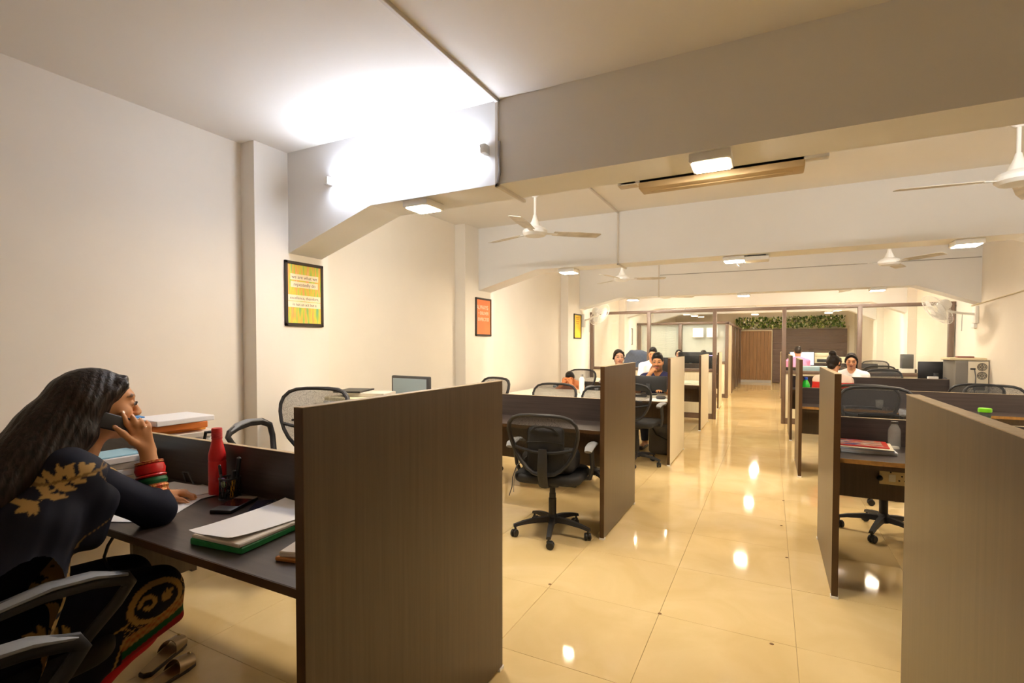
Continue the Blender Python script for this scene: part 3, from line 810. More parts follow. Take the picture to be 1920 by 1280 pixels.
# ================================================================ desk things
def sheet(name, label, pts, z, thick=.0012, m='paper', curl=.006, cat='paper', group=None, seed=0):
    """a loose sheet or thin sheaf with a slightly lifted, uneven surface; pts = 4 corners (x,y)"""
    r = random.Random(seed); ph = r.uniform(0, 6)
    P = [Vector((*p, 0)) for p in pts]
    def fn(u, v):
        p = P[0]*(1-u)*(1-v)+P[1]*u*(1-v)+P[2]*u*v+P[3]*(1-u)*v
        e = (abs(u-.5)*2)**3+(abs(v-.5)*2)**3
        return (p.x, p.y, z+thick+curl*(.35*e*(.5+.5*math.sin(ph+4*u+3*v))+.15*(1+math.sin(ph+7*u))*.5))
    o = obj(name, MB().grid(fn, 10, 10, thick), m, label=None)
    return tag(o, label, cat, group)
ZD = .765
# woman's desk
sheet('paper_sheet', 'white sheet under the resting left hand, overhanging the desk edge', [(-2.06, .875), (-1.865, .98), (-2.0, 1.20), (-2.24, 1.06)], ZD, seed=1, curl=.004)
sheet('paper_sheet', 'upper white sheet beside the red bangles, lying askew', [(-2.40, 1.10), (-2.06, 1.20), (-2.03, 1.33), (-2.33, 1.28)], ZD+.002, seed=2, curl=.012)
sheet('paper_sheet', 'greyish creased sheet next to the red bottle', [(-2.25, 1.14), (-2.00, 1.16), (-1.985, 1.315), (-2.2, 1.325)], ZD, seed=3, m=mat('grey_paper', (204, 198, 200), rough=.85), curl=.010)
# red bottle
t = thing('water_bottle', 'red plastic bottle with ribbed cap against the low desk screen', 'bottle', (-2.015, 1.275, ZD))
obj('bottle_body', MB().lathe([(0, 0), (.030, 0), (.033, .006), (.033, .05), (.0315, .055), (.033, .06), (.033, .135), (.031, .14), (.033, .145), (.032, .165), (.024, .20), (.019, .222), (.019, .235), (0, .235)], 28), 'red', t)
cp = [(0, .228), (.0205, .228)]
for k in range(6): cp += [(.0205, .232+k*.005), (.0195, .2345+k*.005)]
cp += [(.0200, .268), (.018, .272), (0, .272)]
obj('cap', MB().lathe(cp, 24), mat('red_cap', (190, 34, 36), rough=.5), t)
# pen holder
t = thing('pen_holder', 'black mesh pen holder standing in front of the red bottle', 'pen holder', (-1.915, 1.262, ZD), R(10))
cup = MB()
for k in range(24):
    a = 2*PI*k/24
    for q in (-1, 1): cup.tube([(math.cos(a+q*i*.16)*.038, math.sin(a+q*i*.16)*.038, .004+.026*i) for i in range(4)], .0011, 4)
for zz, rr in ((.003, .004), (.083, .003)): cup.tube([(math.cos(2*PI*k/24)*.038, math.sin(2*PI*k/24)*.038, zz) for k in range(24)], rr, 6, closed=True)
cup.lathe([(0, 0), (.039, 0), (.039, .003), (0, .003)], 24)
obj('mesh_cup', cup, 'black', t)
for (nm, lb, c, x0, y0, x1, y1, z1, r_) in [('marker', 'black marker pen standing in the mesh pen holder', 'black', .014, .012, .03, .02, .165, .008), ('marker', 'yellow marker pen standing in the mesh pen holder', None, .02, -.006, .034, -.004, .118, .0075), ('pen', 'grey pen leaning at the near side of the pen holder', 'grey', -.02, -.015, -.034, -.02, .135, .005)]:
    m_ = c or mat('marker_yellow', (214, 160, 40), rough=.4)
    e = thing(nm, lb, 'pen', t.location.copy())
    v0, v1 = Vector((x0, y0, .008)), Vector((x1, y1, z1)); d = (v1-v0)
    obj('pen_barrel', MB().tube([v0, v0+d*.7], r_, 10), m_, e)
    obj('pen_cap', MB().tube([v0+d*.7, v0+d*.97, v1], [r_*1.15, r_*1.1, r_*.5], 10), 'black', e)
e = thing('eraser', 'pale green round eraser in the pen holder', 'eraser', t.location.copy())
obj('eraser_body', MB().sphere((-.004, -.024, .06), .013, 14, (1, .6, 1)), mat('pale_green', (176, 196, 140), rough=.6), e)
e = thing('tape_roll', 'small lilac roll in the pen holder', 'tape', t.location.copy())
obj('tape_body', MB().tube([(-.018+.011*math.cos(2*PI*k/16), -.02+.004*math.sin(2*PI*k/16), .068+.011*math.sin(2*PI*k/16)) for k in range(16)], .005, 6, closed=True), mat('lilac', (160, 140, 200), rough=.5), e)
# calculator-like desk phone slab and handset
t = thing('calculator', 'grey and black desk calculator lying askew before the pen holder', 'calculator', (-1.80, 1.205, ZD), R(-68))
obj('case', MB().box(-.085, .085, -.042, .042, 0, .014, bev=.005), 'black', t)
obj('keypad', MB().box(-.05, .035, -.037, .037, .0138, .0148), mat('red_sheen', (70, 24, 26), rough=.2), t, sm=False)
obj('grey_end', MB().box(-.084, -.052, -.041, .041, .006, .0155, bev=.004), mat('warm_grey', (150, 142, 132), rough=.4), t)
t = thing('smartphone', 'dark phone with a bluish screen lying behind the paper pile', 'phone', (-1.70, 1.245, ZD), R(-50))
obj('phone_body', MB().box(-.072, .072, -.036, .036, 0, .008, bev=.004), 'black', t)
obj('screen', MB().box(-.064, .064, -.032, .032, .0079, .0085), mat('screen_blue', (44, 46, 78), rough=.08), t, sm=False)
tag(obj('earphone_cable', MB().tube([(-1.60, 1.30, ZD+.008), (-1.64, 1.28, ZD+.01), (-1.67, 1.25, ZD+.014), (-1.66, 1.22, ZD+.01), (-1.61, 1.23, ZD+.006), (-1.57, 1.27, ZD+.006)], .006, 8), 'black'), 'thick black cable coiled beside the bluish phone', 'cable')
# paper pile with green file
def pile(name, label, cat, cx, cy, rz, layers, group=None):
    """stack of separate things: each layer (w, d, h, mat, dx, dy, drot, label, name)"""
    z = ZD if len(layers[0]) < 10 else layers[0][9]
    out = []
    for i, L in enumerate(layers):
        w_, d_, h_, m_, dx, dy, dr, lb, nm = L[:9]
        o = obj(nm, MB().box(-w_/2, w_/2, -d_/2, d_/2, .0003, h_, bev=min(.003, h_*.3), seg=1), m_, sm=False, loc=(cx+dx, cy+dy, z), rot=(0, 0, rz+R(dr)))
        tag(o, lb, cat if nm in ('file_folder',) else ('book' if 'book' in nm or 'magazine' in nm else cat), group)
        z += h_; out.append(o)
    return z, out
green = mat('green_file', (40, 132, 74), rough=.5, noise=.15, nscale=60)
pz, _ = pile('file', '', 'file', -1.49, 1.085, R(96), [
    (.33, .215, .020, green, 0, 0, 0, 'green file at the bottom of the near paper pile', 'file_folder'),
    (.325, .205, .012, 'paper2', .008, -.004, -2, 'sheaf of cream papers on the green file', 'paper_sheaf')])
sheet('paper_sheet', 'large white sheet on top of the green file, corner curled up', [(-1.605, .922), (-1.40, .925), (-1.385, 1.255), (-1.60, 1.268)], pz, seed=5, curl=.022)
pile('x', '', 'notebook', -1.175, 1.03, R(12), [
    (.17, .13, .012, mat('orange_brown', (186, 120, 50), rough=.6), 0, 0, 0, 'orange-brown notebook half hidden by the near panel', 'notebook'),
    (.16, .12, .016, 'paper2', .0, .005, 5, 'small pad of papers on the orange-brown notebook', 'notepad')])
sheet('paper_sheet', 'crumpled grey-white paper behind the notepad by the near panel', [(-1.23, 1.12), (-1.10, 1.10), (-1.08, 1.23), (-1.2, 1.25)], ZD, seed=9, curl=.05, m='paper2')
# cables on the desk and below
for i, (pts, lb) in enumerate([([(-2.32, 1.322, ZD), (-2.33, 1.315, ZD+.045), (-2.28, 1.31, ZD+.05), (-2.22, 1.30, ZD+.004)], 'thin grey cable loop rising behind the white sheets'),
                    ([(-2.10, 1.322, ZD), (-2.11, 1.318, ZD+.035), (-2.06, 1.315, ZD+.035)], 'thin grey cable bend beside the red bottle')]):
    tag(obj('desk_cable', MB().tube(pts, .0028, 6), 'grey'), lb, 'cable')
tag(obj('hanging_cable', MB().tube([(-1.98, .90, .742), (-1.985, .875, .70), (-2.0, .87, .66), (-2.005, .88, .625), (-2.0, .89, .605)], .005, 8), 'black'), 'black cable hanging below the desk edge by her elbow', 'cable')
# piles across the screen, on the rear desk
def sheaf(lb, nm, cx, cy, rz, w_, d_, z, h_, m_, cat='paper', grp='papers piled on the rear desk'):
    return tag(obj(nm, MB().box(-w_/2, w_/2, -d_/2, d_/2, .0003, h_, bev=min(.003, h_*.3), seg=1), m_, sm=False, loc=(cx, cy, z), rot=(0, 0, R(rz))), lb, cat, grp)
or1 = mat('orange_file', (226, 128, 54), rough=.5); or2 = mat('amber_file', (238, 164, 62), rough=.5); bl1 = mat('blue_card', (52, 138, 208), rough=.5)
z = ZD
for k, (h_, m_, lb, nm) in enumerate([(.035, 'paper2', 'thick bundle at the bottom of the rear paper pile', 'paper_bundle'), (.03, 'paper', 'white bundle low in the rear paper pile', 'paper_bundle'), (.02, 'paper2', 'aged bundle midway in the rear paper pile', 'paper_bundle'),
                                 (.03, 'paper', 'white bundle under the amber file', 'paper_bundle'), (.03, 'paper2', 'loose papers fanned below the amber file', 'paper_bundle'), (.020, or2, 'amber file in the pile behind the low screen', 'file_folder'), (.034, or1, 'orange file in the pile behind the low screen', 'file_folder'), (.028, 'paper', 'white papers on the orange file', 'paper_bundle')]):
    sheaf(lb, nm, -2.90+.05*math.sin(k*2.1), 1.545+.03*math.cos(k*1.7), 84+5*math.sin(k*3), .36-.01*k+(.05 if 'file' in nm else 0), .27+(.04 if 'file' in nm else 0), z, h_, m_); z += h_
sheaf('blue card on top of the rear paper pile', 'card', -3.02, 1.43, 80, .11, .16, z, .006, bl1); z0_ = z
# pile left of her (behind her head and arm)
z = ZD
for k, (h_, m_, lb) in enumerate([(.03, 'paper2', 'brownish bundle at the bottom of the pile by her arm'), (.03, 'paper', 'white bundle in the pile by her arm'), (.03, 'paper2', 'aged bundle in the pile by her arm'), (.028, 'paper', 'white bundle near the top of the pile by her arm')]):
    sheaf(lb, 'paper_bundle', -2.64+.02*math.sin(k*3), 1.165, 80+6*math.sin(k*2.3), .26, .19, z, h_, m_, grp='papers piled beside her arm'); z += h_
sheaf('pale blue and green folder topping the pile by her arm', 'file_folder', -2.63, 1.16, 86, .22, .17, z, .008, mat('pale_blue_folder', (150, 196, 216), rough=.5), 'file', 'papers piled beside her arm')
# plastic-wrapped bundle far left
t = thing('wrapped_bundle', 'clear plastic wrapped bundle with a blue label at the left edge', 'package', (-3.0, .80, ZD), R(20))
pb = MB().box(-.15, .15, -.16, .16, .10, .20, bev=.04, seg=3)
obj('plastic_wrap', pb, mat('pale_plastic', (204, 208, 212), rough=.25, bump=.5, bscale=30), t)
obj('blue_label', MB().box(.10, .153, -.06, .08, .14, .165, bev=.004), mat('label_blue', (40, 110, 160), rough=.4), t)
tag(obj('cardboard_tray', MB().box(-3.13, -2.80, .66, .96, ZD+.0005, ZD+.10, bev=.006, seg=1), mat('cardboard', (176, 124, 78), rough=.8), sm=False), 'orange-brown carton under the plastic wrapped bundle', 'carton')
tag(obj('black_clip', MB().tube([(-2.38, 1.42, .79), (-2.36, 1.44, .965), (-2.31, 1.44, .972), (-2.26, 1.43, .966), (-2.24, 1.42, .80)], .008, 6), 'black'), 'small black clip showing above the low desk screen', 'clip')

# cabinet or printer and monitor behind the chair near the left wall (second row front side)
t = thing('side_table', 'cream side table with printer pile against the left wall', 'table', (-2.78, 3.10, 0))
obj('table_top', MB().box(-.33, .36, -.3, .35, .70, .725, bev=.003), 'creamtop', t)
for (x, y) in ((-.30, -.27), (.33, -.27), (-.30, .32), (.33, .32)): obj('leg', MB().box(x-.02, x+.02, y-.02, y+.02, 0, .70), 'grey', t)
t = thing('printer', 'cream office printer with papers on top, behind the raised chair', 'printer', (-2.86, 3.0, .725))
obj('printer_body', MB().box(-.22, .20, -.2, .22, 0, .25, bev=.012), mat('printer_cream', (226, 218, 184), rough=.45), t)
obj('paper_tray', MB().box(-.16, .14, -.26, -.19, .05, .09, bev=.004), 'grey', t)
obj('panel', MB().box(-.22, -.1, -.205, -.198, .12, .22, bev=.003), 'white', t)
sheaf('stack of cream papers on the office printer', 'paper_bundle', -2.78, 3.01, 15, .30, .21, .9755, .03, 'paper2', grp='papers on the printer')
tag(obj('black_folder', MB().box(-.11, .11, -.14, .14, 0, .012, bev=.003, seg=1), 'black', sm=False, loc=(-2.94, 2.98, 1.0065), rot=(0, 0, R(20))), 'dark folder on the papers of the office printer', 'file')
def monitor(label, x, y, z, rz, wd=.44, ht=.27, back=False, scr=None, sh=.10):
    t = thing('monitor', label, 'monitor', (x, y, z), R(rz), 'computer monitors')
    obj('stand_foot', MB().lathe([(0, 0), (.10, 0), (.10, .008), (.03, .016), (0, .016)], 24), 'black', t)
    obj('stand_neck', MB().box(-.03, .03, .01, .04, .01, sh+.1, bev=.006), 'black', t)
    obj('housing', MB().box(-wd/2, wd/2, -.012, .028, sh, sh+ht, bev=.008), 'black' if not scr else 'darkgrey', t)
    obj('screen', MB().box(-wd/2+.02, wd/2-.02, -.0135, -.0115, sh+.028, sh+ht-.02), scr or mat('screen_off', (20, 22, 25), rough=.12), t, sm=False)
    return t
monitor('monitor with a pale grey-blue screen standing near the left wall', -2.66, 3.33, .725, -6, .42, .30, scr=mat('screen_pale', (150, 168, 180), rough=.10), sh=.09)
# second left: near chair's bag
t = thing('shoulder_bag', 'black bag with loose straps lying on the pulled-out mesh chair', 'bag', (-1.395, 3.36, .475), R(7))
def blob(fn_r, n=16, m=10):
    mb = MB()
    return mb
bg = MB().box(-.19, .19, -.17, .10, .005, .155, bev=.05, seg=4)
obj('bag_body', bg, mat('bag_black', (24, 24, 27), rough=.75, bump=.6, bscale=25), t)
obj('bag_front', MB().box(-.13, .13, -.21, -.15, .02, .34, bev=.04, seg=4), mat('bag_blue', (38, 42, 52), rough=.8, bump=.4, bscale=30), t)
obj('strap', MB().tube([(-.15, -.17, .10), (-.21, -.19, .05), (-.235, -.20, -.03), (-.24, -.20, -.10), (-.26, -.205, -.16)], .012, 6, flat=(1, .25)), 'black', t)
obj('strap', MB().tube([(-.14, -.17, .12), (-.20, -.20, .06), (-.222, -.205, -.03), (-.225, -.21, -.13)], .007, 6, flat=(1, .3)), 'grey', t, label='pale edged strap')
obj('loop_handle', MB().tube([(-.10, -.205, .30), (-.06, -.225, .335), (0, -.23, .345), (.06, -.225, .33), (.10, -.205, .29)], .008, 6), 'black', t)
# third left row things
t = thing('water_bottle', 'white slim bottle standing on the cream desk before the person in orange', 'bottle', (-2.24, 6.40, .725))
obj('bottle_body', MB().lathe([(0, 0), (.034, 0), (.036, .01), (.036, .19), (.02, .22), (0, .22)], 20), 'whitem', t)
obj('cap', MB().lathe([(0, .22), (.02, .22), (.02, .255), (0, .255)], 16), mat('steel', (190, 190, 190), rough=.3, metal=.8), t)
monitor('dark back of the monitor in front of the man in navy', -1.40, 6.62, .725, 178, .46, .20, sh=.045)
monitor('dark monitor seen edge-on beside the second left panel', -1.80, 6.75, .725, 168, .40, .19, sh=.05)
sheet('paper_sheet', 'white sheet on the cream desk beside the cream panel', [(-1.30, 5.93), (-1.06, 5.92), (-1.06, 6.18), (-1.31, 6.2)], .725, seed=21)
t = thing('cable_adapter', 'dark round adapter lying on the sheet at the cream desk', 'adapter', (-1.16, 6.15, .727))
obj('adapter_body', MB().lathe([(0, 0), (.05, 0), (.06, .02), (.05, .035), (0, .04)], 16), 'darkgrey', t)
obj('adapter_cable', MB().tube([(.05, 0, .015), (.09, .03, .01), (.08, .09, .006)], .005, 6), 'grey', t)
t = thing('keyboard', 'dark keyboard on the cream desk behind the chair back', 'keyboard', (-1.56, 6.28, .725), R(4))
obj('case', MB().box(-.2, .2, -.065, .065, 0, .018, bev=.004), 'darkgrey', t)
kb = MB()
for r_ in range(4):
    for c in range(13): kb.box(-.19+c*.0295, -.165+c*.0295, -.055+r_*.029, -.03+r_*.029, .018, .023)
k_ = obj('keys', kb, 'black', t, sm=False); k_['kind'] = 'stuff'
t = thing('paper_cup', 'small white cup on the cream desk beside the navy man', 'cup', (-1.62, 6.62, .725))
obj('cup_body', MB().lathe([(0, 0), (.025, 0), (.034, .085), (.031, .085), (.024, .004), (0, .004)], 18, cap=False), 'paper', t)
t = thing('rucksack', 'grey bag under the cream desk beside the cream panel', 'bag', (-1.20, 6.5, 0))
obj('bag_body', MB().box(-.16, .14, -.12, .12, .0, .40, bev=.06, seg=4), mat('grey_bag', (86, 84, 80), rough=.8, bump=.5, bscale=14), t)
obj('strap', MB().tube([(-.1, -.12, .33), (-.05, -.15, .26), (.08, -.14, .2)], .012, 6, flat=(1, .4)), 'black', t)
# fourth left row
monitor('dark monitor back between the man in white and the man in navy', -1.58, 9.18, .725, 178, .50, .32, sh=.10)
sheet('paper_sheet', 'pale green sheet on the fourth cream desk before the glazing', [(-1.30, 8.62), (-1.02, 8.60), (-1.02, 8.85), (-1.3, 8.85)], .725, seed=31, m=mat('pale_mint', (206, 222, 206), rough=.8))
t = jacket = thing('jacket', 'slate blue jacket hung on a black stand beside the man in white', 'jacket', (-2.50, 10.7, 0), R(190))
# beyond the glazing, left
monitor('dark monitor back behind the left glazing', -1.62, 12.1, .74, 178, .55, .34, sh=.12)
monitor('dark monitor back behind the left glazing, nearer the corridor', -1.28, 12.1, .74, 182, .34, .34, sh=.12)
t = thing('computer_tower', 'black computer tower with a small lit badge at the corridor desk', 'computer', (-1.16, 12.05, .74))
obj('case', MB().box(-.11, .11, -.18, .15, 0, .40, bev=.008), 'black', t)
obj('badge', MB().box(-.03, .02, -.184, -.179, .07, .10), mat('badge_white', (230, 220, 230)), t, sm=False)
obj('lamp_strip', MB().box(-.04, .04, -.184, -.179, .385, .395), emitter('violet_led', (.5, .3, 1), 3), t, sm=False)

# ---------------------------------------------------------------- right side
# second right row: magazines and bottle
mags = [('magazine', (226, 232, 238), .010, 'white and blue newspaper at the bottom of the magazine pile'), ('magazine', (236, 236, 238), .010, 'white newspaper low in the magazine pile'), ('magazine', (214, 222, 232), .009, 'pale blue newspaper midway in the magazine pile'), ('magazine', (238, 226, 200), .006, 'cream magazine just under the red one')]
z = ZD
for k, (nm, c, h_, lb) in enumerate(mags):
    o = tag(obj(nm, MB().box(-.132, .132, -.115, .115, .0003, h_, bev=.002, seg=1), mat('mag%d' % k, c, rough=.5, noise=.08, nscale=30), sm=False, loc=(.488+.006*math.sin(k*2), 3.52-.004*k, z), rot=(0, 0, R(4-3*k))), lb, 'magazine', 'magazines on the second right desk'); z += h_
rm, nt, b_ = nodemat('red_cover')
tc = nt.nodes.new('ShaderNodeTexCoord'); vo = nt.nodes.new('ShaderNodeTexNoise'); vo.inputs['Scale'].default_value = 17; vo.inputs['Detail'].default_value = 1.5
mp = nt.nodes.new('ShaderNodeMapping'); mp.inputs['Scale'].default_value = (.6, 1.6, 1)
nt.links.new(tc.outputs['Object'], mp.inputs[0]); nt.links.new(mp.outputs[0], vo.inputs['Vector'])
cr = nt.nodes.new('ShaderNodeValToRGB'); cr.color_ramp.interpolation = 'CONSTANT'
cols = [(0, (70, 60, 140)), (.40, (206, 196, 190)), (.45, (236, 120, 44)), (.50, (216, 52, 34)), (.55, (240, 206, 150)), (.60, (240, 238, 232))]
cr.color_ramp.elements[0].color = (*lin(cols[0][1]), 1); cr.color_ramp.elements[1].position = cols[-1][0]; cr.color_ramp.elements[1].color = (*lin(cols[-1][1]), 1)
for p, c in cols[1:-1]:
    e = cr.color_ramp.elements.new(p); e.color = (*lin(c), 1)
nt.links.new(vo.outputs['Fac'], cr.inputs[0]); nt.links.new(cr.outputs[0], b_.inputs['Base Color']); b_.inputs['Roughness'].default_value = .3
mg = tag(obj('magazine', MB().box(-.122, .122, -.105, .105, .0003, .007, bev=.0015, seg=1), mat('red_border', (214, 44, 34), rough=.35), sm=False, loc=(.478, 3.525, z), rot=(0, 0, R(-4))), 'red illustrated magazine on top of the pile', 'magazine', 'magazines on the second right desk')
obj('cover_picture', MB().box(-.122, .095, -.09, .085, .0069, .0074), rm, mg, sm=False)
def bottle(label, x, y, z, H_, r_, body, capc, full=True):
    t = thing('plastic_bottle', label, 'bottle', (x, y, z), group=None)
    k = H_/.2
    obj('bottle_body', MB().lathe([(0, 0), (r_*.8, 0), (r_, .008), (r_, .05*k), (r_*.94, .06*k), (r_, .07*k), (r_, .13*k), (r_*.85, .15*k), (r_*.42, .175*k), (r_*.42, .182*k), (0, .182*k)], 24), body, t)
    obj('cap', MB().lathe([(0, .18*k), (r_*.46, .18*k), (r_*.46, .198*k), (r_*.4, .2*k), (0, .2*k)], 20), capc, t)
    return t
clr = mat('clear_pet', (190, 190, 186), rough=.15, spec=.6)
pet, nt, b_ = nodemat('pet_shell'); b_.inputs['Base Color'].default_value = (.7, .7, .67, 1); b_.inputs['Roughness'].default_value = .10; b_.inputs['Alpha'].default_value = .24
t = thing('plastic_bottle', 'clear plastic bottle standing beside the magazine pile', 'bottle', (.655, 3.66, ZD))
obj('bottle_body', MB().lathe([(0, .001), (.028, 0), (.031, .006), (.031, .105), (.029, .118), (.019, .135), (.016, .145), (.016, .15)], 24, cap=False), pet, t)
obj('cap', MB().lathe([(0, .146), (.018, .146), (.018, .160), (0, .160)], 18), mat('dark_cap', (70, 66, 62), rough=.5), t)
obj('bottle_base', MB().lathe([(0, .0005), (.027, .0005), (.024, .012), (0, .016)], 18), mat('base_white', (222, 216, 200), rough=.5), t)
gcol = mat('green_bottle', (38, 196, 52), rough=.25); lime = mat('lime_cap', (140, 232, 44), rough=.3)
t = thing('plastic_bottle', 'bright green bottle with lime cap behind the nearest right panel', 'bottle', (1.115, 3.86, .765))
obj('bottle_body', MB().lathe([(0, 0), (.034, 0), (.037, .01), (.037, .15), (.03, .18), (.022, .195), (0, .195)], 24), gcol, t)
obj('neck_band', MB().lathe([(0, .19), (.024, .19), (.028, .195), (.028, .220), (0, .22)], 24), mat('band_grey', (74, 84, 76), rough=.5), t)
obj('cap', MB().lathe([(0, .22), (.031, .22), (.032, .226), (.031, .240), (.027, .243), (0, .243)], 24), lime, t)
t = bottle('green soft drink bottle with blue cap on the third right desk', .36, 6.60, .735, .27, .042, gcol, mat('blue_cap', (36, 80, 190), rough=.4))
obj('paper_label', MB().lathe([(.0425, .09), (.0425, .15)], 24, cap=False), mat('pale_label', (190, 236, 190), rough=.5), t)
t = thing('glass_tumbler', 'small clear tumbler on the worktop seen through the tall chair', 'glass', (.98, 6.18, .735))
obj('tumbler_body', MB().lathe([(0, 0), (.03, 0), (.036, .085), (.033, .085), (.028, .004), (0, .004)], 18, cap=False), pet, t)
t = thing('steel_tin', 'silver cylinder on the far right worktop by the dark panel', 'tin', (.36, 8.35, .735))
obj('tin_body', MB().lathe([(0, 0), (.035, 0), (.035, .12), (0, .12)], 20), mat('tin', (180, 178, 176), rough=.35, metal=.6), t)
obj('tin_lid', MB().lathe([(0, .12), (.036, .12), (.036, .13), (0, .132)], 20), mat('tin_lid', (210, 208, 204), rough=.35, metal=.6), t)
# computer corner on the right
t = monitor('dark monitor back on the right desk beside the computer tower', 2.06, 8.98, .735, 180, .40, .26, sh=.14)
t = thing('computer_tower', 'beige computer tower showing two rear fans beside the right wall', 'computer', (2.31, 8.72, .735), R(4))
obj('case', MB().box(-.17, .17, -.2, .22, 0, .43, bev=.008), mat('case_grey', (120, 116, 110), rough=.5), t)
rp_ = obj('rear_plate', MB().box(-.04, .165, -.206, -.198, .02, .42, bev=.003), mat('case_beige', (222, 214, 194), rough=.45), t)
for zz in (.35, .24):
    fr_ = MB()
    for rr in (.018, .034, .047): fr_.tube([(.10+rr*math.cos(2*PI*k/20), -.208, zz+rr*math.sin(2*PI*k/20)) for k in range(20)], .0045, 5, closed=True)
    fr_.tube([(.055, -.208, zz), (.145, -.208, zz)], .004, 4); fr_.tube([(.10, -.208, zz-.045), (.10, -.208, zz+.045)], .004, 4)
    obj('fan_grille', fr_, mat('grille', (96, 92, 82), rough=.5), rp_)
obj('slot_block', MB().box(.01, .13, -.209, -.203, .05, .13), mat('slots', (84, 76, 66), rough=.6), rp_, sm=False)
obj('plug', MB().box(-.02, .03, -.225, -.203, .315, .335, bev=.003), 'black', rp_)
obj('power_cable', MB().tube([(.02, -.22, .32), (.03, -.23, .22), (.025, -.23, .10), (.02, -.22, .0)], .006, 6), 'grey', t)
tag(obj('carton_lid', MB().box(-.19, .19, -.2, .2, .0005, .035, bev=.012), mat('carton_cream', (220, 206, 172), rough=.6), loc=(2.29, 8.74, 1.165)), 'cream flat carton on top of the computer tower', 'carton')
tag(obj('red_tray', MB().box(-.085, .085, -.06, .06, .0005, .018, bev=.004), mat('maroon', (120, 54, 44), rough=.5), loc=(2.30, 8.72, 1.2)), 'small maroon tray on the cream carton', 'tray')
t = thing('desk_speaker', 'small white device leaning at the foot of the dark monitor', 'device', (1.99, 8.80, .735), R(10))
obj('device_body', MB().box(-.06, .06, -.02, .02, .12, .20, bev=.008), 'white', t); obj('device_stand', MB().box(-.04, .04, -.02, .02, 0, .12, bev=.004), 'grey', t)
t = thing('telephone', 'grey desk telephone beside the beige computer tower', 'telephone', (2.17, 8.84, .735), R(-10))
obj('phone_base', MB().prism([(-.09, 0), (.09, 0), (.09, .09), (-.09, .16)], 'X', -.07, .07, bev=.008), mat('phone_grey', (190, 186, 182), rough=.45), t)
obj('handset', MB().tube([(-.045, -.09, .17), (-.045, -.03, .165), (-.045, .04, .135), (-.045, .09, .11)], [.026, .018, .018, .026], 10), 'grey', t)
t = thing('loudspeaker', 'grey loudspeaker box on the desk behind the right glazing', 'speaker', (2.22, 11.5, .735))
obj('cabinet', MB().box(-.085, .085, -.09, .09, .20, .46, bev=.006), 'grey', t); obj('pedestal', MB().box(-.1, .1, -.1, .1, 0, .20, bev=.006), 'white', t)
# far right: desk stuff before the dark feature wall
t = thing('photocopier', 'cream office photocopier before the dark feature wall', 'printer', (1.38, 15.1, .735))
obj('copier_body', MB().box(-.4, .36, -.2, .2, 0, .32, bev=.02), 'cream', t); obj('scanner_lid', MB().box(-.38, -.02, -.19, .19, .32, .42, bev=.02), 'cream', t)
obj('control_panel', MB().box(-.33, .0, -.206, -.199, .19, .27, bev=.003), 'darkgrey', t)
monitor('white glowing monitor in front of the man in pink', .70, 14.55, .735, 0, .55, .36, scr=emitter('screen_white', (.9, .9, 1), 1.6), sh=.10)
tag(obj('storage_bin', MB().box(-.30, .30, -.2, .2, .0005, .20, bev=.02), mat('bin_blue', (150, 184, 206), rough=.4), loc=(.86, 11.78, .735)), 'pale blue plastic bin on the desk behind the glazing', 'bin')
# floor scuffs: tiny metal anchor stubs left in the tiles
for i, (x, y, lb) in enumerate([(-.489, 2.61, 'tiny brown floor chip at a tile corner left of the aisle centre'), (.021, 2.578, 'tiny brown floor chip in the near aisle tiles, rightmost'), (.109, 3.679, 'tiny brown floor chip by the second right panel foot'), (.089, 4.315, 'tiny brown floor chip beyond the second right panel'), (.117, 5.021, 'tiny brown floor chip before the third right panel'), (-1.113, 2.644, 'tiny brown floor chip beside the near left panel end')]):
    tag(obj('floor_chip', MB().lathe([(0, 0), (.010, 0), (.007, .002), (0, .0025)], 9, (x, y, .0004)), mat('chip_brown', (120, 88, 44), rough=.7)), lb, 'chip', 'chips in the aisle tiles')
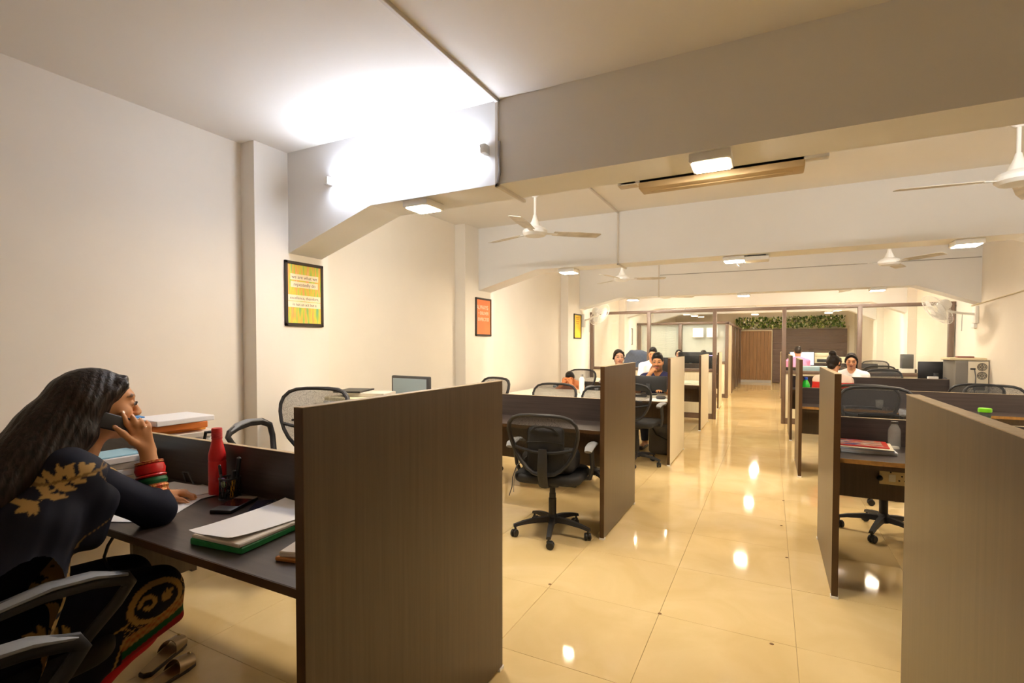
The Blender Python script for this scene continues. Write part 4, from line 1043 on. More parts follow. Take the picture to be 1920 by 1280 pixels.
# ================================================================ people: one continuous surface from blended volumes
class Sdf:
    def __init__(s, lo, hi, h):
        s.h = h; s.lo = np.array(lo, float); n = np.ceil((np.array(hi)-s.lo)/h).astype(int)+1
        s.n = n; s.f = np.full(n, 1.0, np.float32)
    def _win(s, lo, hi, m):
        a = np.maximum(np.floor((np.asarray(lo)-m-s.lo)/s.h).astype(int), 0); b = np.minimum(np.ceil((np.asarray(hi)+m-s.lo)/s.h).astype(int)+1, s.n)
        if (b <= a).any(): return None
        ax = [s.lo[i]+s.h*np.arange(a[i], b[i], dtype=np.float32) for i in range(3)]
        sl = tuple(slice(a[i], b[i]) for i in range(3))
        return sl, ax[0][:, None, None], ax[1][None, :, None], ax[2][None, None, :]
    def _mix(s, sl, d, k, sub):
        f = s.f[sl]
        if not sub:
            if k > 0:
                hh = np.clip(.5+.5*(f-d)/k, 0, 1); s.f[sl] = f*(1-hh)+d*hh-k*hh*(1-hh)
            else: s.f[sl] = np.minimum(f, d)
        else:
            d = -d
            if k > 0:
                hh = np.clip(.5-.5*(f-d)/k, 0, 1); s.f[sl] = f*(1-hh)+d*hh+k*hh*(1-hh)
            else: s.f[sl] = np.maximum(f, d)
    def cap(s, a, b, ra, rb=None, k=.02, sub=False, m=None):
        rb = ra if rb is None else rb
        a = Vector(a); b = Vector(b)
        if m is not None: a = m @ a; b = m @ b
        a = np.array(a); b = np.array(b); r = max(ra, rb)
        w_ = s._win(np.minimum(a, b)-r, np.maximum(a, b)+r, k+3*s.h)
        if w_ is None: return s
        sl, X, Y, Z = w_; d = b-a; L2 = max(float(d@d), 1e-9)
        t = np.clip(((X-a[0])*d[0]+(Y-a[1])*d[1]+(Z-a[2])*d[2])/L2, 0, 1)
        D = np.sqrt((X-a[0]-t*d[0])**2+(Y-a[1]-t*d[1])**2+(Z-a[2]-t*d[2])**2)-(ra+t*(rb-ra))
        s._mix(sl, D.astype(np.float32), k, sub); return s
    def chain(s, pts, rs, k=.02, m=None):
        for i in range(len(pts)-1): s.cap(pts[i], pts[i+1], rs[i], rs[i+1], k, m=m)
        return s
    def ell(s, c, r, k=.02, sub=False, m=None, rot=None):
        Rm = np.eye(3)
        if rot is not None: Rm = np.array(Euler(rot).to_matrix())
        c = Vector(c)
        if m is not None:
            c = m @ c; Rm = np.array(m.to_3x3()) @ Rm
        c = np.array(c); r = np.array(r, float)
        ext = np.sqrt((Rm**2) @ (r**2))
        w_ = s._win(c-ext, c+ext, k+3*s.h)
        if w_ is None: return s
        sl, X, Y, Z = w_; x, y, z = X-c[0], Y-c[1], Z-c[2]
        q = [Rm[0, i]*x+Rm[1, i]*y+Rm[2, i]*z for i in range(3)]
        k0 = np.sqrt(sum((q[i]/r[i])**2 for i in range(3)))+1e-9; k1 = np.sqrt(sum((q[i]/r[i]**2)**2 for i in range(3)))+1e-9
        s._mix(sl, (k0*(k0-1)/k1).astype(np.float32), k, sub); return s
    def box(s, c, hf, rad=.01, k=.02, sub=False, m=None, rot=None):
        Rm = np.eye(3)
        if rot is not None: Rm = np.array(Euler(rot).to_matrix())
        c = Vector(c)
        if m is not None:
            c = m @ c; Rm = np.array(m.to_3x3()) @ Rm
        c = np.array(c); hf = np.array(hf, float)
        ext = np.abs(Rm) @ hf
        w_ = s._win(c-ext, c+ext, k+3*s.h+rad)
        if w_ is None: return s
        sl, X, Y, Z = w_; x, y, z = X-c[0], Y-c[1], Z-c[2]
        q = [np.abs(Rm[0, i]*x+Rm[1, i]*y+Rm[2, i]*z)-(hf[i]-rad) for i in range(3)]
        o = np.sqrt(sum(np.maximum(qq, 0)**2 for qq in q)); i_ = np.minimum(np.maximum(np.maximum(q[0], q[1]), q[2]), 0)
        s._mix(sl, (o+i_-rad).astype(np.float32), k, sub); return s
    def coords(s):
        return [s.lo[i]+s.h*np.arange(s.n[i]) for i in range(3)]
    def surface(s):
        f = s.f; n = f.shape
        neg = f < 0
        c = np.zeros((n[0]-1, n[1]-1, n[2]-1), np.int8)
        for i in (0, 1):
            for j in (0, 1):
                for k in (0, 1): c += neg[i:n[0]-1+i, j:n[1]-1+j, k:n[2]-1+k]
        act = (c > 0) & (c < 8); idx = np.argwhere(act)
        vid = np.full(act.shape, -1, np.int64); vid[act] = np.arange(len(idx))
        acc = np.zeros((len(idx), 3)); cnt = np.zeros(len(idx))
        I = idx
        cor = [(i, j, k) for i in (0, 1) for j in (0, 1) for k in (0, 1)]
        for a in cor:
            for ax in range(3):
                if a[ax] == 1: continue
                b = list(a); b[ax] = 1
                fa = f[I[:, 0]+a[0], I[:, 1]+a[1], I[:, 2]+a[2]].astype(float); fb = f[I[:, 0]+b[0], I[:, 1]+b[1], I[:, 2]+b[2]].astype(float)
                mk = (fa < 0) != (fb < 0); t = np.where(mk, fa/np.where(mk, fa-fb, 1), 0)
                p = np.tile(np.array(a, float), (len(I), 1)); p[:, ax] += t
                acc[mk] += p[mk]; cnt[mk] += 1
        V = s.lo+s.h*(I+acc/np.maximum(cnt, 1)[:, None])
        quads = []
        for ax in range(3):
            o1, o2 = [(1, 2), (2, 0), (0, 1)][ax]
            sl0 = [slice(None)]*3; sl1 = [slice(None)]*3
            sl0[ax] = slice(0, n[ax]-1); sl1[ax] = slice(1, n[ax])
            d = neg[tuple(sl0)].astype(np.int8)-neg[tuple(sl1)].astype(np.int8)
            e = np.argwhere(d != 0)
            e = e[(e[:, o1] > 0) & (e[:, o2] > 0) & (e[:, o1] < n[o1]-1) & (e[:, o2] < n[o2]-1)]
            sg = d[e[:, 0], e[:, 1], e[:, 2]]
            def g(da, db):
                q = e.copy(); q[:, o1] += da; q[:, o2] += db; return vid[q[:, 0], q[:, 1], q[:, 2]]
            q = np.stack([g(-1, -1), g(0, -1), g(0, 0), g(-1, 0)], 1)
            q[sg < 0] = q[sg < 0][:, ::-1]
            quads.append(q)
        Q = np.concatenate(quads); Q = Q[(Q >= 0).all(1)]
        return V, Q
def sdf_obj(name, sdf, m, parent=None, color=None, relax=1, label=None, disp=None):
    V, Q = sdf.surface()
    if relax:
        E_ = np.concatenate([Q[:, [0, 1]], Q[:, [1, 2]], Q[:, [2, 3]], Q[:, [3, 0]]])
        for _ in range(relax):
            A = np.zeros_like(V); c = np.zeros(len(V))
            np.add.at(A, E_[:, 0], V[E_[:, 1]]); np.add.at(c, E_[:, 0], 1); np.add.at(A, E_[:, 1], V[E_[:, 0]]); np.add.at(c, E_[:, 1], 1)
            V = V*.4+.6*A/np.maximum(c, 1)[:, None]
    if disp is not None: V = disp(V)
    me = bpy.data.meshes.new(name)
    me.vertices.add(len(V)); me.vertices.foreach_set('co', V.astype(np.float32).ravel())
    me.loops.add(Q.size); me.loops.foreach_set('vertex_index', Q.astype(np.int32).ravel())
    me.polygons.add(len(Q)); me.polygons.foreach_set('loop_start', np.arange(0, Q.size, 4, dtype=np.int32))
    me.polygons.foreach_set('use_smooth', np.ones(len(Q), bool))
    me.update(calc_edges=True); me.validate()
    if color is not None:
        a = me.color_attributes.new('Col', 'FLOAT_COLOR', 'POINT')
        c = np.ones((len(V), 4), np.float32); c[:, :3] = color(V)
        a.data.foreach_set('color', c.ravel())
    me.materials.append(M[m] if isinstance(m, str) else m)
    o = bpy.data.objects.new(name, me); link(o, parent)
    if label: o['label'] = label
    return o
M['skin'] = vcol_mat('skin_tone', rough=.5, spec=.35)
M['cloth'] = vcol_mat('printed_cloth', rough=.8, spec=.25, bump=.15, bscale=500)
M['gauze'] = vcol_mat('gauze_cloth', rough=.75, spec=.3, bump=.2, bscale=700)
def hair_mat(name, c0, c1):
    m, nt, b = nodemat(name)
    tc = nt.nodes.new('ShaderNodeTexCoord'); mp = nt.nodes.new('ShaderNodeMapping'); mp.inputs['Scale'].default_value = (90, 60, 9)
    n = nt.nodes.new('ShaderNodeTexNoise'); n.inputs['Scale'].default_value = 1.6; n.inputs['Detail'].default_value = 5; n.inputs['Distortion'].default_value = .4
    nt.links.new(tc.outputs['Object'], mp.inputs[0]); nt.links.new(mp.outputs[0], n.inputs['Vector'])
    r = nt.nodes.new('ShaderNodeValToRGB'); r.color_ramp.elements[0].position = .35; r.color_ramp.elements[1].position = .7
    r.color_ramp.elements[0].color = (*lin(c0), 1); r.color_ramp.elements[1].color = (*lin(c1), 1)
    nt.links.new(n.outputs['Fac'], r.inputs[0]); nt.links.new(r.outputs[0], b.inputs['Base Color'])
    bp = nt.nodes.new('ShaderNodeBump'); bp.inputs['Strength'].default_value = .6; bp.inputs['Distance'].default_value = .004
    nt.links.new(n.outputs['Fac'], bp.inputs['Height']); nt.links.new(bp.outputs[0], b.inputs['Normal'])
    b.inputs['Roughness'].default_value = .42; b.inputs['Specular IOR Level'].default_value = .25
    return m
M['hair'] = hair_mat('black_hair', (14, 12, 12), (34, 29, 28))
M['hairb'] = hair_mat('brown_black_hair', (22, 17, 15), (52, 40, 33))
M['eyewhite'] = mat('eye_white', (190, 180, 168), rough=.2)
M['iris'] = mat('dark_iris', (30, 18, 12), rough=.1)

def head_sdf(s, m, female=False, k=1.0):
    """head in its own frame: centre at the origin, face +Y, chin -.112, crown +.115"""
    s.ell((0, -.012, .030), (.073, .093, .086), .02, m=m)
    s.ell((0, .020, -.040), (.056 if female else .060, .066, .070), .03, m=m)
    s.ell((0, .060, -.094), (.022, .020, .018), .025, m=m)
    s.ell((0, .072, .036), (.048, .018, .014), .02, m=m)
    for q in (-1, 1):
        s.ell((q*.038, .056, -.022), (.024, .024, .024), .03, m=m)
        s.ell((q*.032, .094, .010), (.018, .014, .012), .012, sub=True, m=m)
        s.ell((q*.031, .076, .010), (.015, .013, .012), .004, m=m)
        s.ell((q*.076, -.014, -.004), (.010, .019, .031), .008, m=m, rot=(0, 0, q*-.35))
        s.ell((q*.084, -.010, -.002), (.006, .011, .020), .006, sub=True, m=m)
        s.ell((q*.012, .098, -.026), (.009, .010, .008), .008, m=m)
    s.cap((0, .084, .020), (0, .108, -.020), .008, .0115, .012, m=m)
    s.ell((0, .086, -.050), (.024, .013, .0065), .006, m=m)
    s.ell((0, .084, -.061), (.020, .013, .0075), .006, m=m)
    s.ell((0, .100, -.0555), (.022, .008, .0018), .004, sub=True, m=m)
def face_color(skin, lip, Hi, beard=None, brow=(24, 18, 16), extra=None):
    sk = np.array(lin(skin)); lp = np.array(lin(lip)); br = np.array(lin(brow))
    A = np.array(Hi)
    def fn(V):
        P = V @ A[:3, :3].T+A[:3, 3]
        C = np.tile(sk, (len(V), 1))
        x, y, z = P[:, 0], P[:, 1], P[:, 2]
        hd = (np.abs(x) < .1) & (np.abs(y) < .13) & (np.abs(z) < .13)
        ck = hd & (((np.abs(x)-.04)/.022)**2+((z+.028)/.02)**2 < 1) & (y > .03)
        C[ck] = C[ck]*np.array([1.05, .93, .9])
        if beard is not None:
            b = hd & (z < -.03-.25*np.maximum(0, .02-y)) & (y > -.03) & ~((np.abs(x) < .026) & (np.abs(z+.056) < .011))
            C[b] = C[b]*.45+np.array(lin(beard))*.55
            b = hd & (y > .08) & (np.abs(x) < .03) & (np.abs(z+.040) < .006); C[b] = C[b]*.4+np.array(lin(beard))*.6
        l = hd & (y > .07) & ((x/.025)**2+((z+.0555)/.0125)**2 < 1); C[l] = lp
        q = np.abs(x)
        b = hd & (y > .05) & (q > .013) & (q < .052) & (np.abs(z-(.033+.010*np.clip((q-.013)/.03, 0, 1)-.012*np.clip((q-.043)/.01, 0, 1))) < .0032)
        C[b] = br*.6+sk*.4*.5
        if extra is not None: C = extra(V, P, C)
        return C
    return fn
def add_eyes(parent, m, look=(0, 0)):
    for q in (-1, 1):
        c = m @ Vector((q*.0315, .0815, .010))
        e = obj('eye', MB().sphere(c, .0115, 14, (1, 1, .62)), 'eyewhite', parent)
        d = m.to_3x3() @ Vector((look[0]*.3, 1, look[1]*.3)).normalized()
        obj('iris', MB().sphere(c+d*.0062, .0062, 10), 'iris', e)
        u = m.to_3x3() @ Vector((0, 0, 1))
        lid = MB().tube([m @ Vector((q*(.0315-.016+.032*i/6), .0815+.0120*math.cos((i/6-.5)*2.0), .010+.0070*math.sin(PI*i/6)**.7)) for i in range(7)], .0024, 6)
        obj('lashes', lid, 'hair', e)
def hand_sdf(s, wrist, d, n, side, curl=(.5, .6, .7, .8), thumb=(.6, .3), L=.175, k=.008):
    """palm and five fingers. d: towards the fingers, n: out of the BACK of the hand, side: +1 when the thumb lies along d x n"""
    d = Vector(d).normalized(); n = Vector(n); n = (n-d*n.dot(d)).normalized(); t = d.cross(n)*side
    w_ = Vector(wrist); u = L/.175
    for i in range(4):
        o = (.027-.018*i)*u
        s.cap(w_+t*o*.55+d*.01*u, w_+t*o+d*.082*u, .0135*u, .0115*u, .012)
    ln = (.070, .078, .072, .056)
    for i in range(4):
        o = (.029-.019*i)*u
        p = w_+t*o+d*(.086-.006*abs(i-1))*u; a = curl[i]*.55; dd = d.copy()
        fr = (.44, .31, .25); r = (.0090, .0082, .0076, .0064)
        for j in range(3):
            ang = a*(1.0 if j == 0 else 1.15)
            q = Matrix.Rotation(-ang, 3, d.cross(n).normalized())
            dd = (q @ dd).normalized()
            if j == 0: dd = (dd+t*(.10-.075*i)).normalized()
            e = p+dd*ln[i]*fr[j]*u
            s.cap(p, e, r[j]*u, r[j+1]*u, k); p = e
    p = w_+t*.020*u+d*.018*u-n*.004
    for j, (l_, ra, rb) in enumerate(((.042, .014, .0115), (.033, .0105, .0092), (.027, .0092, .0075))):
        f = thumb[0]*(1-.25*j)
        dd = (d*(1-f*.55)+t*f-n*thumb[1]*(.6+.5*j)).normalized()
        e = p+dd*l_*u; s.cap(p, e, ra*u, rb*u, .010); p = e

def sitter(label, x, y, rz, skin, shirt, hair='short', hairm='hair', female=False, lean=.0, head=(0, 0, 0), arms='desk', beard=None, lip=(150, 84, 74), dz=0.0, shirt2=None, trousers=(40, 42, 52), sleeve='short', hd_drop=0.0, look=(0, 0), h=.0085, face=True):
    """someone on a chair: local frame faces +Y; arms = desk | chin | typing | rest"""
    t = thing('person', label, 'person', (x, y, 0), R(rz))
    sw = .165 if female else .19
    hip = Vector((0, 0, .55+dz)); nk = Vector((0, .04+lean*.42, 1.0+dz-.10*lean)); ch = hip.lerp(nk, .62)
    hc = nk+Vector((0, .045+lean*.10, .145-hd_drop))
    Hm = Matrix.Translation(hc) @ Euler(tuple(R(a) for a in head)).to_matrix().to_4x4()
    bod = Sdf((-.42, -.32, -.01), (.42, .80, 1.36+dz), h)
    shp = {}
    def torso(s, e):
        s.ell(hip+Vector((0, 0, .02)), (.165+e, .115+e, .12+e), .03)
        s.chain([hip+Vector((0, -.01, .05)), ch, nk+Vector((0, -.01, -.06))], [.115+e, .118+e, .075+e], .05)
        s.ell(ch+Vector((0, .01, .02)), (.155+e if female else .175+e, .105+e, .15+e), .05)
        if female:
            for q in (-1, 1): s.ell(ch+Vector((q*.07, .085, .02)), (.062+e, .06+e, .065+e), .04)
        for q in (-1, 1): s.cap(nk+Vector((q*.03, -.01, -.035)), nk+Vector((q*sw, -.005, -.075)), .05+e, .052+e, .04)
    arm = {}
    for q in (-1, 1):
        sh = nk+Vector((q*sw, 0, -.085))
        if arms == 'desk' or (arms == 'chin' and q == -1): el = sh+Vector((q*.07, .10, -.25)); wr = Vector((q*.13, el.y+.22, max(el.z-.02, .80+dz*.5)))
        elif arms == 'typing': el = sh+Vector((q*.05, .07, -.26)); wr = el+Vector((-q*.08, .22, .02))
        elif arms == 'chin': el = sh+Vector((q*.06, .22, -.20)); wr = hc+Vector((q*.06, .145, -.145))
        else:  # rest: both hands before the face, elbows on the table
            el = sh+Vector((q*.09, .22, -.12)); wr = hc+Vector((q*.075, .13, -.07))
        arm[q] = (sh, el, wr)
    def arms_s(s, e, frac=None):
        for q in (-1, 1):
            sh, el, wr = arm[q]
            if frac == 'short':
                s.chain([sh, sh.lerp(el, .75)], [.052+e, .050+e], .03)
            else: s.chain([sh, el, el.lerp(wr, .35), wr if frac is None else el.lerp(wr, .93)], [.047+e, .040+e, .038+e, .026+e*(1 if frac else 0)], .025)
    def legs(s, e):
        for q in (-1, 1):
            hj = hip+Vector((q*.09, .03, -.01)); kn = Vector((q*.11, .44, .50+dz*.3)); an = Vector((q*.10, .40, .09))
            s.chain([hj, kn, kn.lerp(an, .35), an], [.082+e, .058+e, .054+e, .036+e], .03)
    torso(bod, 0); arms_s(bod, 0); legs(bod, 0)
    for q in (-1, 1): bod.cap((q*.10, .39, .055), (q*.11, .53, .035), .04, .032, .02)
    bod.cap(nk+Vector((0, -.005, -.05)), hc+Vector((0, -.012, -.05)), .054 if female else .060, .052 if female else .058, .025)
    head_sdf(bod, Hm, female)
    for q in (-1, 1):
        sh, el, wr = arm[q]
        if arms == 'chin' and q == 1: hand_sdf(bod, wr, (-.55, -.25, .8), (.35, .9, .2), -1, (1.6, 1.7, 1.9, 2.0), (.5, .2), .17)
        elif arms == 'rest': hand_sdf(bod, wr, (-q*.45, -.25, .85), (0, .95, .2), -q*1, (.9, .9, 1.0, 1.1), (.5, .2), .17)
        else: hand_sdf(bod, wr, (-q*.2, 1, -.05), (0, .05, 1), q*-1, (.5, .5, .55, .6), (.6, .2), .17)
    sdf_obj('body', bod, 'skin', t, face_color(skin, lip, Hm.inverted(), beard))
    sc = np.array(lin(shirt)); sc2 = np.array(lin(shirt2)) if shirt2 else sc
    cl = Sdf((-.42, -.32, .30), (.42, .80, 1.16+dz), h); torso(cl, .012); arms_s(cl, .012, 'short' if sleeve == 'short' else 'long')
    cl.cap(hc+Vector((0, .03, -.07)), hc+Vector((0, -.02, .1)), .085, .09, .0, sub=True)
    cl.cap(nk+Vector((0, .045, .02)), nk+Vector((0, .12, -.03)), .048, .038, .01, sub=True)
    def cc(V):
        C = np.tile(sc, (len(V), 1))
        if shirt2:
            b = (V[:, 2] > nk.z-.10) & (np.abs(V[:, 0]) > .06) | (V[:, 2] > nk.z-.02); C[b] = sc2
        return C
    sdf_obj('shirt', cl, 'cloth', t, cc)
    tr_ = Sdf((-.3, -.2, .10), (.3, .6, .75+dz), .012); legs(tr_, .010); tr_.ell(hip, (.17, .13, .11), .03)
    tc_ = np.array(lin(trousers)); sdf_obj('trousers', tr_, 'cloth', t, lambda V: np.tile(tc_, (len(V), 1)))
    hs = Sdf(np.array(hc)-np.array((.2, .34, .5)), np.array(hc)+np.array((.2, .2, .24)), .007)
    hs.ell((0, -.020, .036), (.0785, .098, .090), .01, m=Hm)
    if hair == 'short':
        hs.ell((0, .0, .094), (.060, .086, .046), .02, m=Hm)
        hs.ell((0, .118, -.022), (.064, .066, .108), .010, sub=True, m=Hm)
        hs.box((0, .115, -.10), (.12, .078, .125), .02, .012, sub=True, m=Hm); hs.box((0, .09, -.13), (.12, .085, .105), .02, .012, sub=True, m=Hm); hs.box((0, -.02, -.16), (.12, .10, .095), .02, .01, sub=True, m=Hm)
        for q in (-1, 1): hs.ell((q*.088, -.012, -.012), (.016, .020, .032), .006, sub=True, m=Hm)
    else:
        hs.ell((0, .112, -.012), (.058, .066, .110), .010, sub=True, m=Hm)
        hs.box((0, .112, -.13), (.12, .085, .135), .02, .012, sub=True, m=Hm)
        for q in (-1, 1): hs.chain([Hm @ Vector((q*.012, .050, .108)), Hm @ Vector((q*.052, .050, .078)), Hm @ Vector((q*.072, .024, .035)), Hm @ Vector((q*.076, -.01, -.02))], [.010, .013, .013, .016], .012)
        if hair == 'long':
            hs.chain([Hm @ Vector((0, -.05, 0)), Hm @ Vector((0, -.075, -.10)), Hm @ Vector((.01, -.11, -.26)), Hm @ Vector((.01, -.12, -.38))], [.078, .070, .060, .03], .03)
        if hair == 'tail':
            hs.cap(Hm @ Vector((0, -.05, .0)), Hm @ Vector((0, -.07, -.05)), .068, .05, .02)
            hs.chain([Hm @ Vector((.0, -.10, .04)), Hm @ Vector((-.05, -.12, -.06)), Hm @ Vector((-.07, -.08, -.2))], [.034, .036, .018], .02)
        if hair == 'bun':
            hs.cap(Hm @ Vector((0, -.05, .0)), Hm @ Vector((0, -.06, -.045)), .068, .05, .02)
            hs.ell((0, -.075, .125), (.046, .042, .038), .014, m=Hm)
    sdf_obj('hair', hs, hairm, t)
    if face: add_eyes(t, Hm, look)
    for q in (-1, 1):
        obj('shoe', MB().tube([(q*.10, .345, .035), (q*.10, .40, .046), (q*.11, .50, .036), (q*.115, .57, .028)], [.036, .044, .042, .030], 10, flat=(1, .8), up=(0, 0, 1)), 'black', t)
    return t

# ---------------------------------------------------------------- the people further back
sitter('man in a navy shirt holding his hand to his mouth, beside the cream panel', -1.355, 7.12, 178, (196, 140, 98), (44, 46, 84), 'short', lean=.15, head=(-6, 0, 8), arms='chin', beard=(44, 30, 24), dz=.005, look=(0, -.1))
sitter('woman with brown-black hair looking over the second left panel', -2.06, 7.62, 190, (226, 176, 146), (70, 66, 74), 'tail', 'hairb', True, lean=.1, head=(-4, 0, 18), arms='typing', dz=.045)
sitter('man in a white shirt leaning towards the man in navy', -2.03, 9.85, 196, (200, 140, 100), (236, 232, 240), 'short', lean=.25, head=(-8, 0, -12), arms='typing', dz=.07)
sitter('woman seen small through the glazing beside the navy man', -1.96, 12.7, 184, (222, 176, 150), (186, 150, 150), 'tail', 'hairb', True, lean=.1, arms='typing', dz=.0)
sitter('person seen as a small dark head through the glazing, above the blue monitor', -1.42, 13.1, 176, (196, 146, 110), (150, 160, 190), 'short', lean=.25, head=(-20, 0, 0), arms='typing', dz=-.02)
sitter('man in a pink shirt seen from behind before the dark feature wall', .585, 13.55, 6, (180, 128, 96), (226, 150, 200), 'short', 'hairb', lean=.05, arms='typing', dz=.06, sleeve='long', face=False)
sitter('woman with a hair bun and red top, seen from behind', .715, 7.80, -14, (208, 152, 116), (206, 50, 44), 'bun', 'hairb', True, lean=.15, head=(-14, 0, -14), arms='typing', dz=-.01, shirt2=(238, 214, 200), face=False)
sitter('woman in a white top looking down, beyond the woman with the bun', 1.13, 9.35, 168, (214, 156, 118), (240, 234, 232), 'tail', 'hairb', True, lean=.12, head=(-16, 0, 6), arms='typing', dz=-.01, look=(0, -.6))
so_ = sitter('person in orange bent low over the cream desk, hands before the face', -2.64, 7.36, 178, (196, 122, 74), (190, 120, 76), 'short', female=True, lean=.55, head=(-18, 0, 0), arms='rest', dz=-.04, hd_drop=.10)
so_.scale = (.86, .86, .9)
# jacket draped over a chair
jk = Sdf((-.36, -.36, .30), (.36, .36, 1.32), .010)
jk.box((0, -.02, .86), (.25, .075, .34), .07, .03); jk.ell((0, -.02, 1.16), (.20, .085, .10), .04); jk.cap((-.22, 0, 1.06), (-.27, .04, .72), .06, .05, .03); jk.cap((.22, 0, 1.06), (.27, .04, .72), .06, .05, .03)
jk.ell((.12, .03, 1.20), (.07, .06, .06), .03)
jc = np.array(lin((92, 104, 134)))
def jcol(V):
    w_ = .9+.1*np.sin(V[:, 0]*90)*np.sin(V[:, 2]*70); return jc[None]*w_[:, None]
jt = jacket
sdf_obj('jacket_body', jk, 'cloth', jt, jcol)
ch_ = MB()
for q in (-1, 1): ch_.tube([(q*.16, 0, 0), (q*.16, 0, .55)], .016, 8)
ch_.tube([(-.16, 0, .5), (.16, 0, .5)], .016, 8)
obj('hanger_stand', ch_, 'black', jt)

# ================================================================ the woman on the phone (world coordinates)
t = thing('person', 'woman in a navy and gold embroidered kurta holding a phone to her ear', 'person', (-2.03, .50, 0))
X0 = -2.03
def wv(o): o.location = Vector(o.location)-t.location; return o
HC = Vector((X0, .882, 1.172))
Hm = Matrix.Translation(HC) @ Euler((R(-7), 0, R(-13))).to_matrix().to_4x4()
NK = Vector((X0, .80, 1.00)); HIP = Vector((X0, .47, .57)); CH = Vector((X0, .70, .84))
SHR = Vector((X0+.155, .775, .955)); ELR = Vector((-1.868, .965, .812)); WRR = Vector((-1.925, .972, 1.005))
SHL = Vector((X0-.165, .80, .955)); ELL = Vector((X0-.22, .975, .805)); WRL = Vector((-2.105, 1.105, .796))
KNR = Vector((-1.945, .955, .505)); ANR = Vector((-1.99, .61, .12)); HJR = HIP+Vector((.09, .03, -.02))
KNL = Vector((-2.15, .96, .505)); ANL = Vector((-2.19, .61, .12)); HJL = HIP+Vector((-.09, .03, -.02))
def torso(s, e):
    s.ell(HIP, (.175+e, .135+e, .13+e), .03)
    s.chain([HIP+Vector((0, .0, .06)), CH, NK+Vector((0, -.015, -.05))], [.12+e, .118+e, .07+e], .05)
    s.ell(CH+Vector((0, -.02, .02)), (.15+e, .11+e, .15+e), .05, rot=(R(-32), 0, 0))
    for q in (-1, 1):
        s.ell(CH+Vector((q*.07, .07, -.01)), (.062+e, .065+e, .065+e), .04)
        s.cap(NK+Vector((q*.03, -.015, -.03)), (SHR if q > 0 else SHL)+Vector((0, 0, .005)), .048+e, .050+e, .04)
def legs(s, e, full=True):
    for hj, kn, an in ((HJR, KNR, ANR), (HJL, KNL, ANL)):
        s.chain([hj, kn], [.085+e, .060+e], .03)
        if full: s.chain([kn, kn.lerp(an, .35), an], [.058+e, .054+e, .036+e], .03)
B = Sdf((-2.48, .15, -.005), (-1.76, 1.30, 1.32), .0052)
torso(B, 0); legs(B, 0)
for an in (ANR, ANL): B.cap(an+Vector((0, -.02, -.04)), an+Vector((0, .12, -.085)), .034, .026, .02)
B.chain([SHR, ELR, ELR.lerp(WRR, .35), WRR], [.047, .040, .038, .0235], .02)
B.chain([SHL, ELL, ELL.lerp(WRL, .35), WRL], [.047, .038, .036, .0235], .02)
B.cap(NK+Vector((0, -.005, -.04)), HC+Vector((0, -.02, -.05)), .052, .050, .025)
head_sdf(B, Hm, True)
# right hand around the phone: every digit laid out joint by joint
P = lambda x, y, z: Vector((x, y, z))
palm = [(P(-1.925, .958, 1.012), P(-1.930, .928, 1.078)), (P(-1.925, .968, 1.012), P(-1.922, .943, 1.082)), (P(-1.925, .977, 1.012), P(-1.918, .958, 1.078)), (P(-1.928, .984, 1.010), P(-1.918, .971, 1.068))]
for a, b in palm: B.cap(a, b, .0135, .0115, .012)
fing = [[P(-1.930, .928, 1.078), P(-1.930, .912, 1.112), P(-1.938, .908, 1.132), P(-1.950, .908, 1.147)],
        [P(-1.922, .943, 1.082), P(-1.918, .932, 1.110), P(-1.924, .930, 1.124), P(-1.936, .931, 1.134)],
        [P(-1.918, .958, 1.078), P(-1.912, .951, 1.101), P(-1.918, .950, 1.113), P(-1.930, .951, 1.120)],
        [P(-1.918, .971, 1.068), P(-1.916, .972, 1.092), P(-1.922, .973, 1.103), P(-1.934, .974, 1.108)]]
for fpts in fing: B.chain(fpts, [.0095, .0088, .0080, .0066], .006)
B.chain([P(-1.922, .955, 1.026), P(-1.912, .922, 1.050), P(-1.914, .893, 1.082), P(-1.922, .872, 1.108)], [.014, .0115, .0098, .0078], .010)
# left hand resting, gently closed, thumb along its side
hand_sdf(B, WRL, (.55, .80, -.06), (-.05, .1, 1), 1, (.75, .8, .85, .9), (.55, .22), .165)
NA = [f[3] for f in fing]
def nails(V, P_, C):
    return C
sdf_obj('body', B, 'skin', t, face_color((208, 150, 104), (176, 92, 84), Hm.inverted(), extra=nails), relax=1).location = -t.location
# nails
for a, b, nn in [(f[3], f[2], (1, .2, .2)) for f in fing]+[(P(-1.922, .872, 1.108), P(-1.914, .893, 1.082), (1, -.2, .1))]:
    d = (a-b).normalized(); n_ = Vector(nn); n_ = (n_-d*n_.dot(d)).normalized(); c_ = a-d*.001+n_*.0052
    u = d.cross(n_)
    wv(obj('nail', MB().grid(lambda q, v: c_+u*((q-.5)*.0085)+d*((v-.5)*.010)+n_*(.0012-.012*(q-.5)**2*.3), 4, 4, .0006), mat('nail', (226, 176, 148), rough=.25), t))
e0 = len(t.children)
add_eyes(t, Hm, (0, -.25))
for o in t.children[e0:] if False else [c for c in t.children if c.name.split('.')[0] == 'eye']: o.location = -t.location

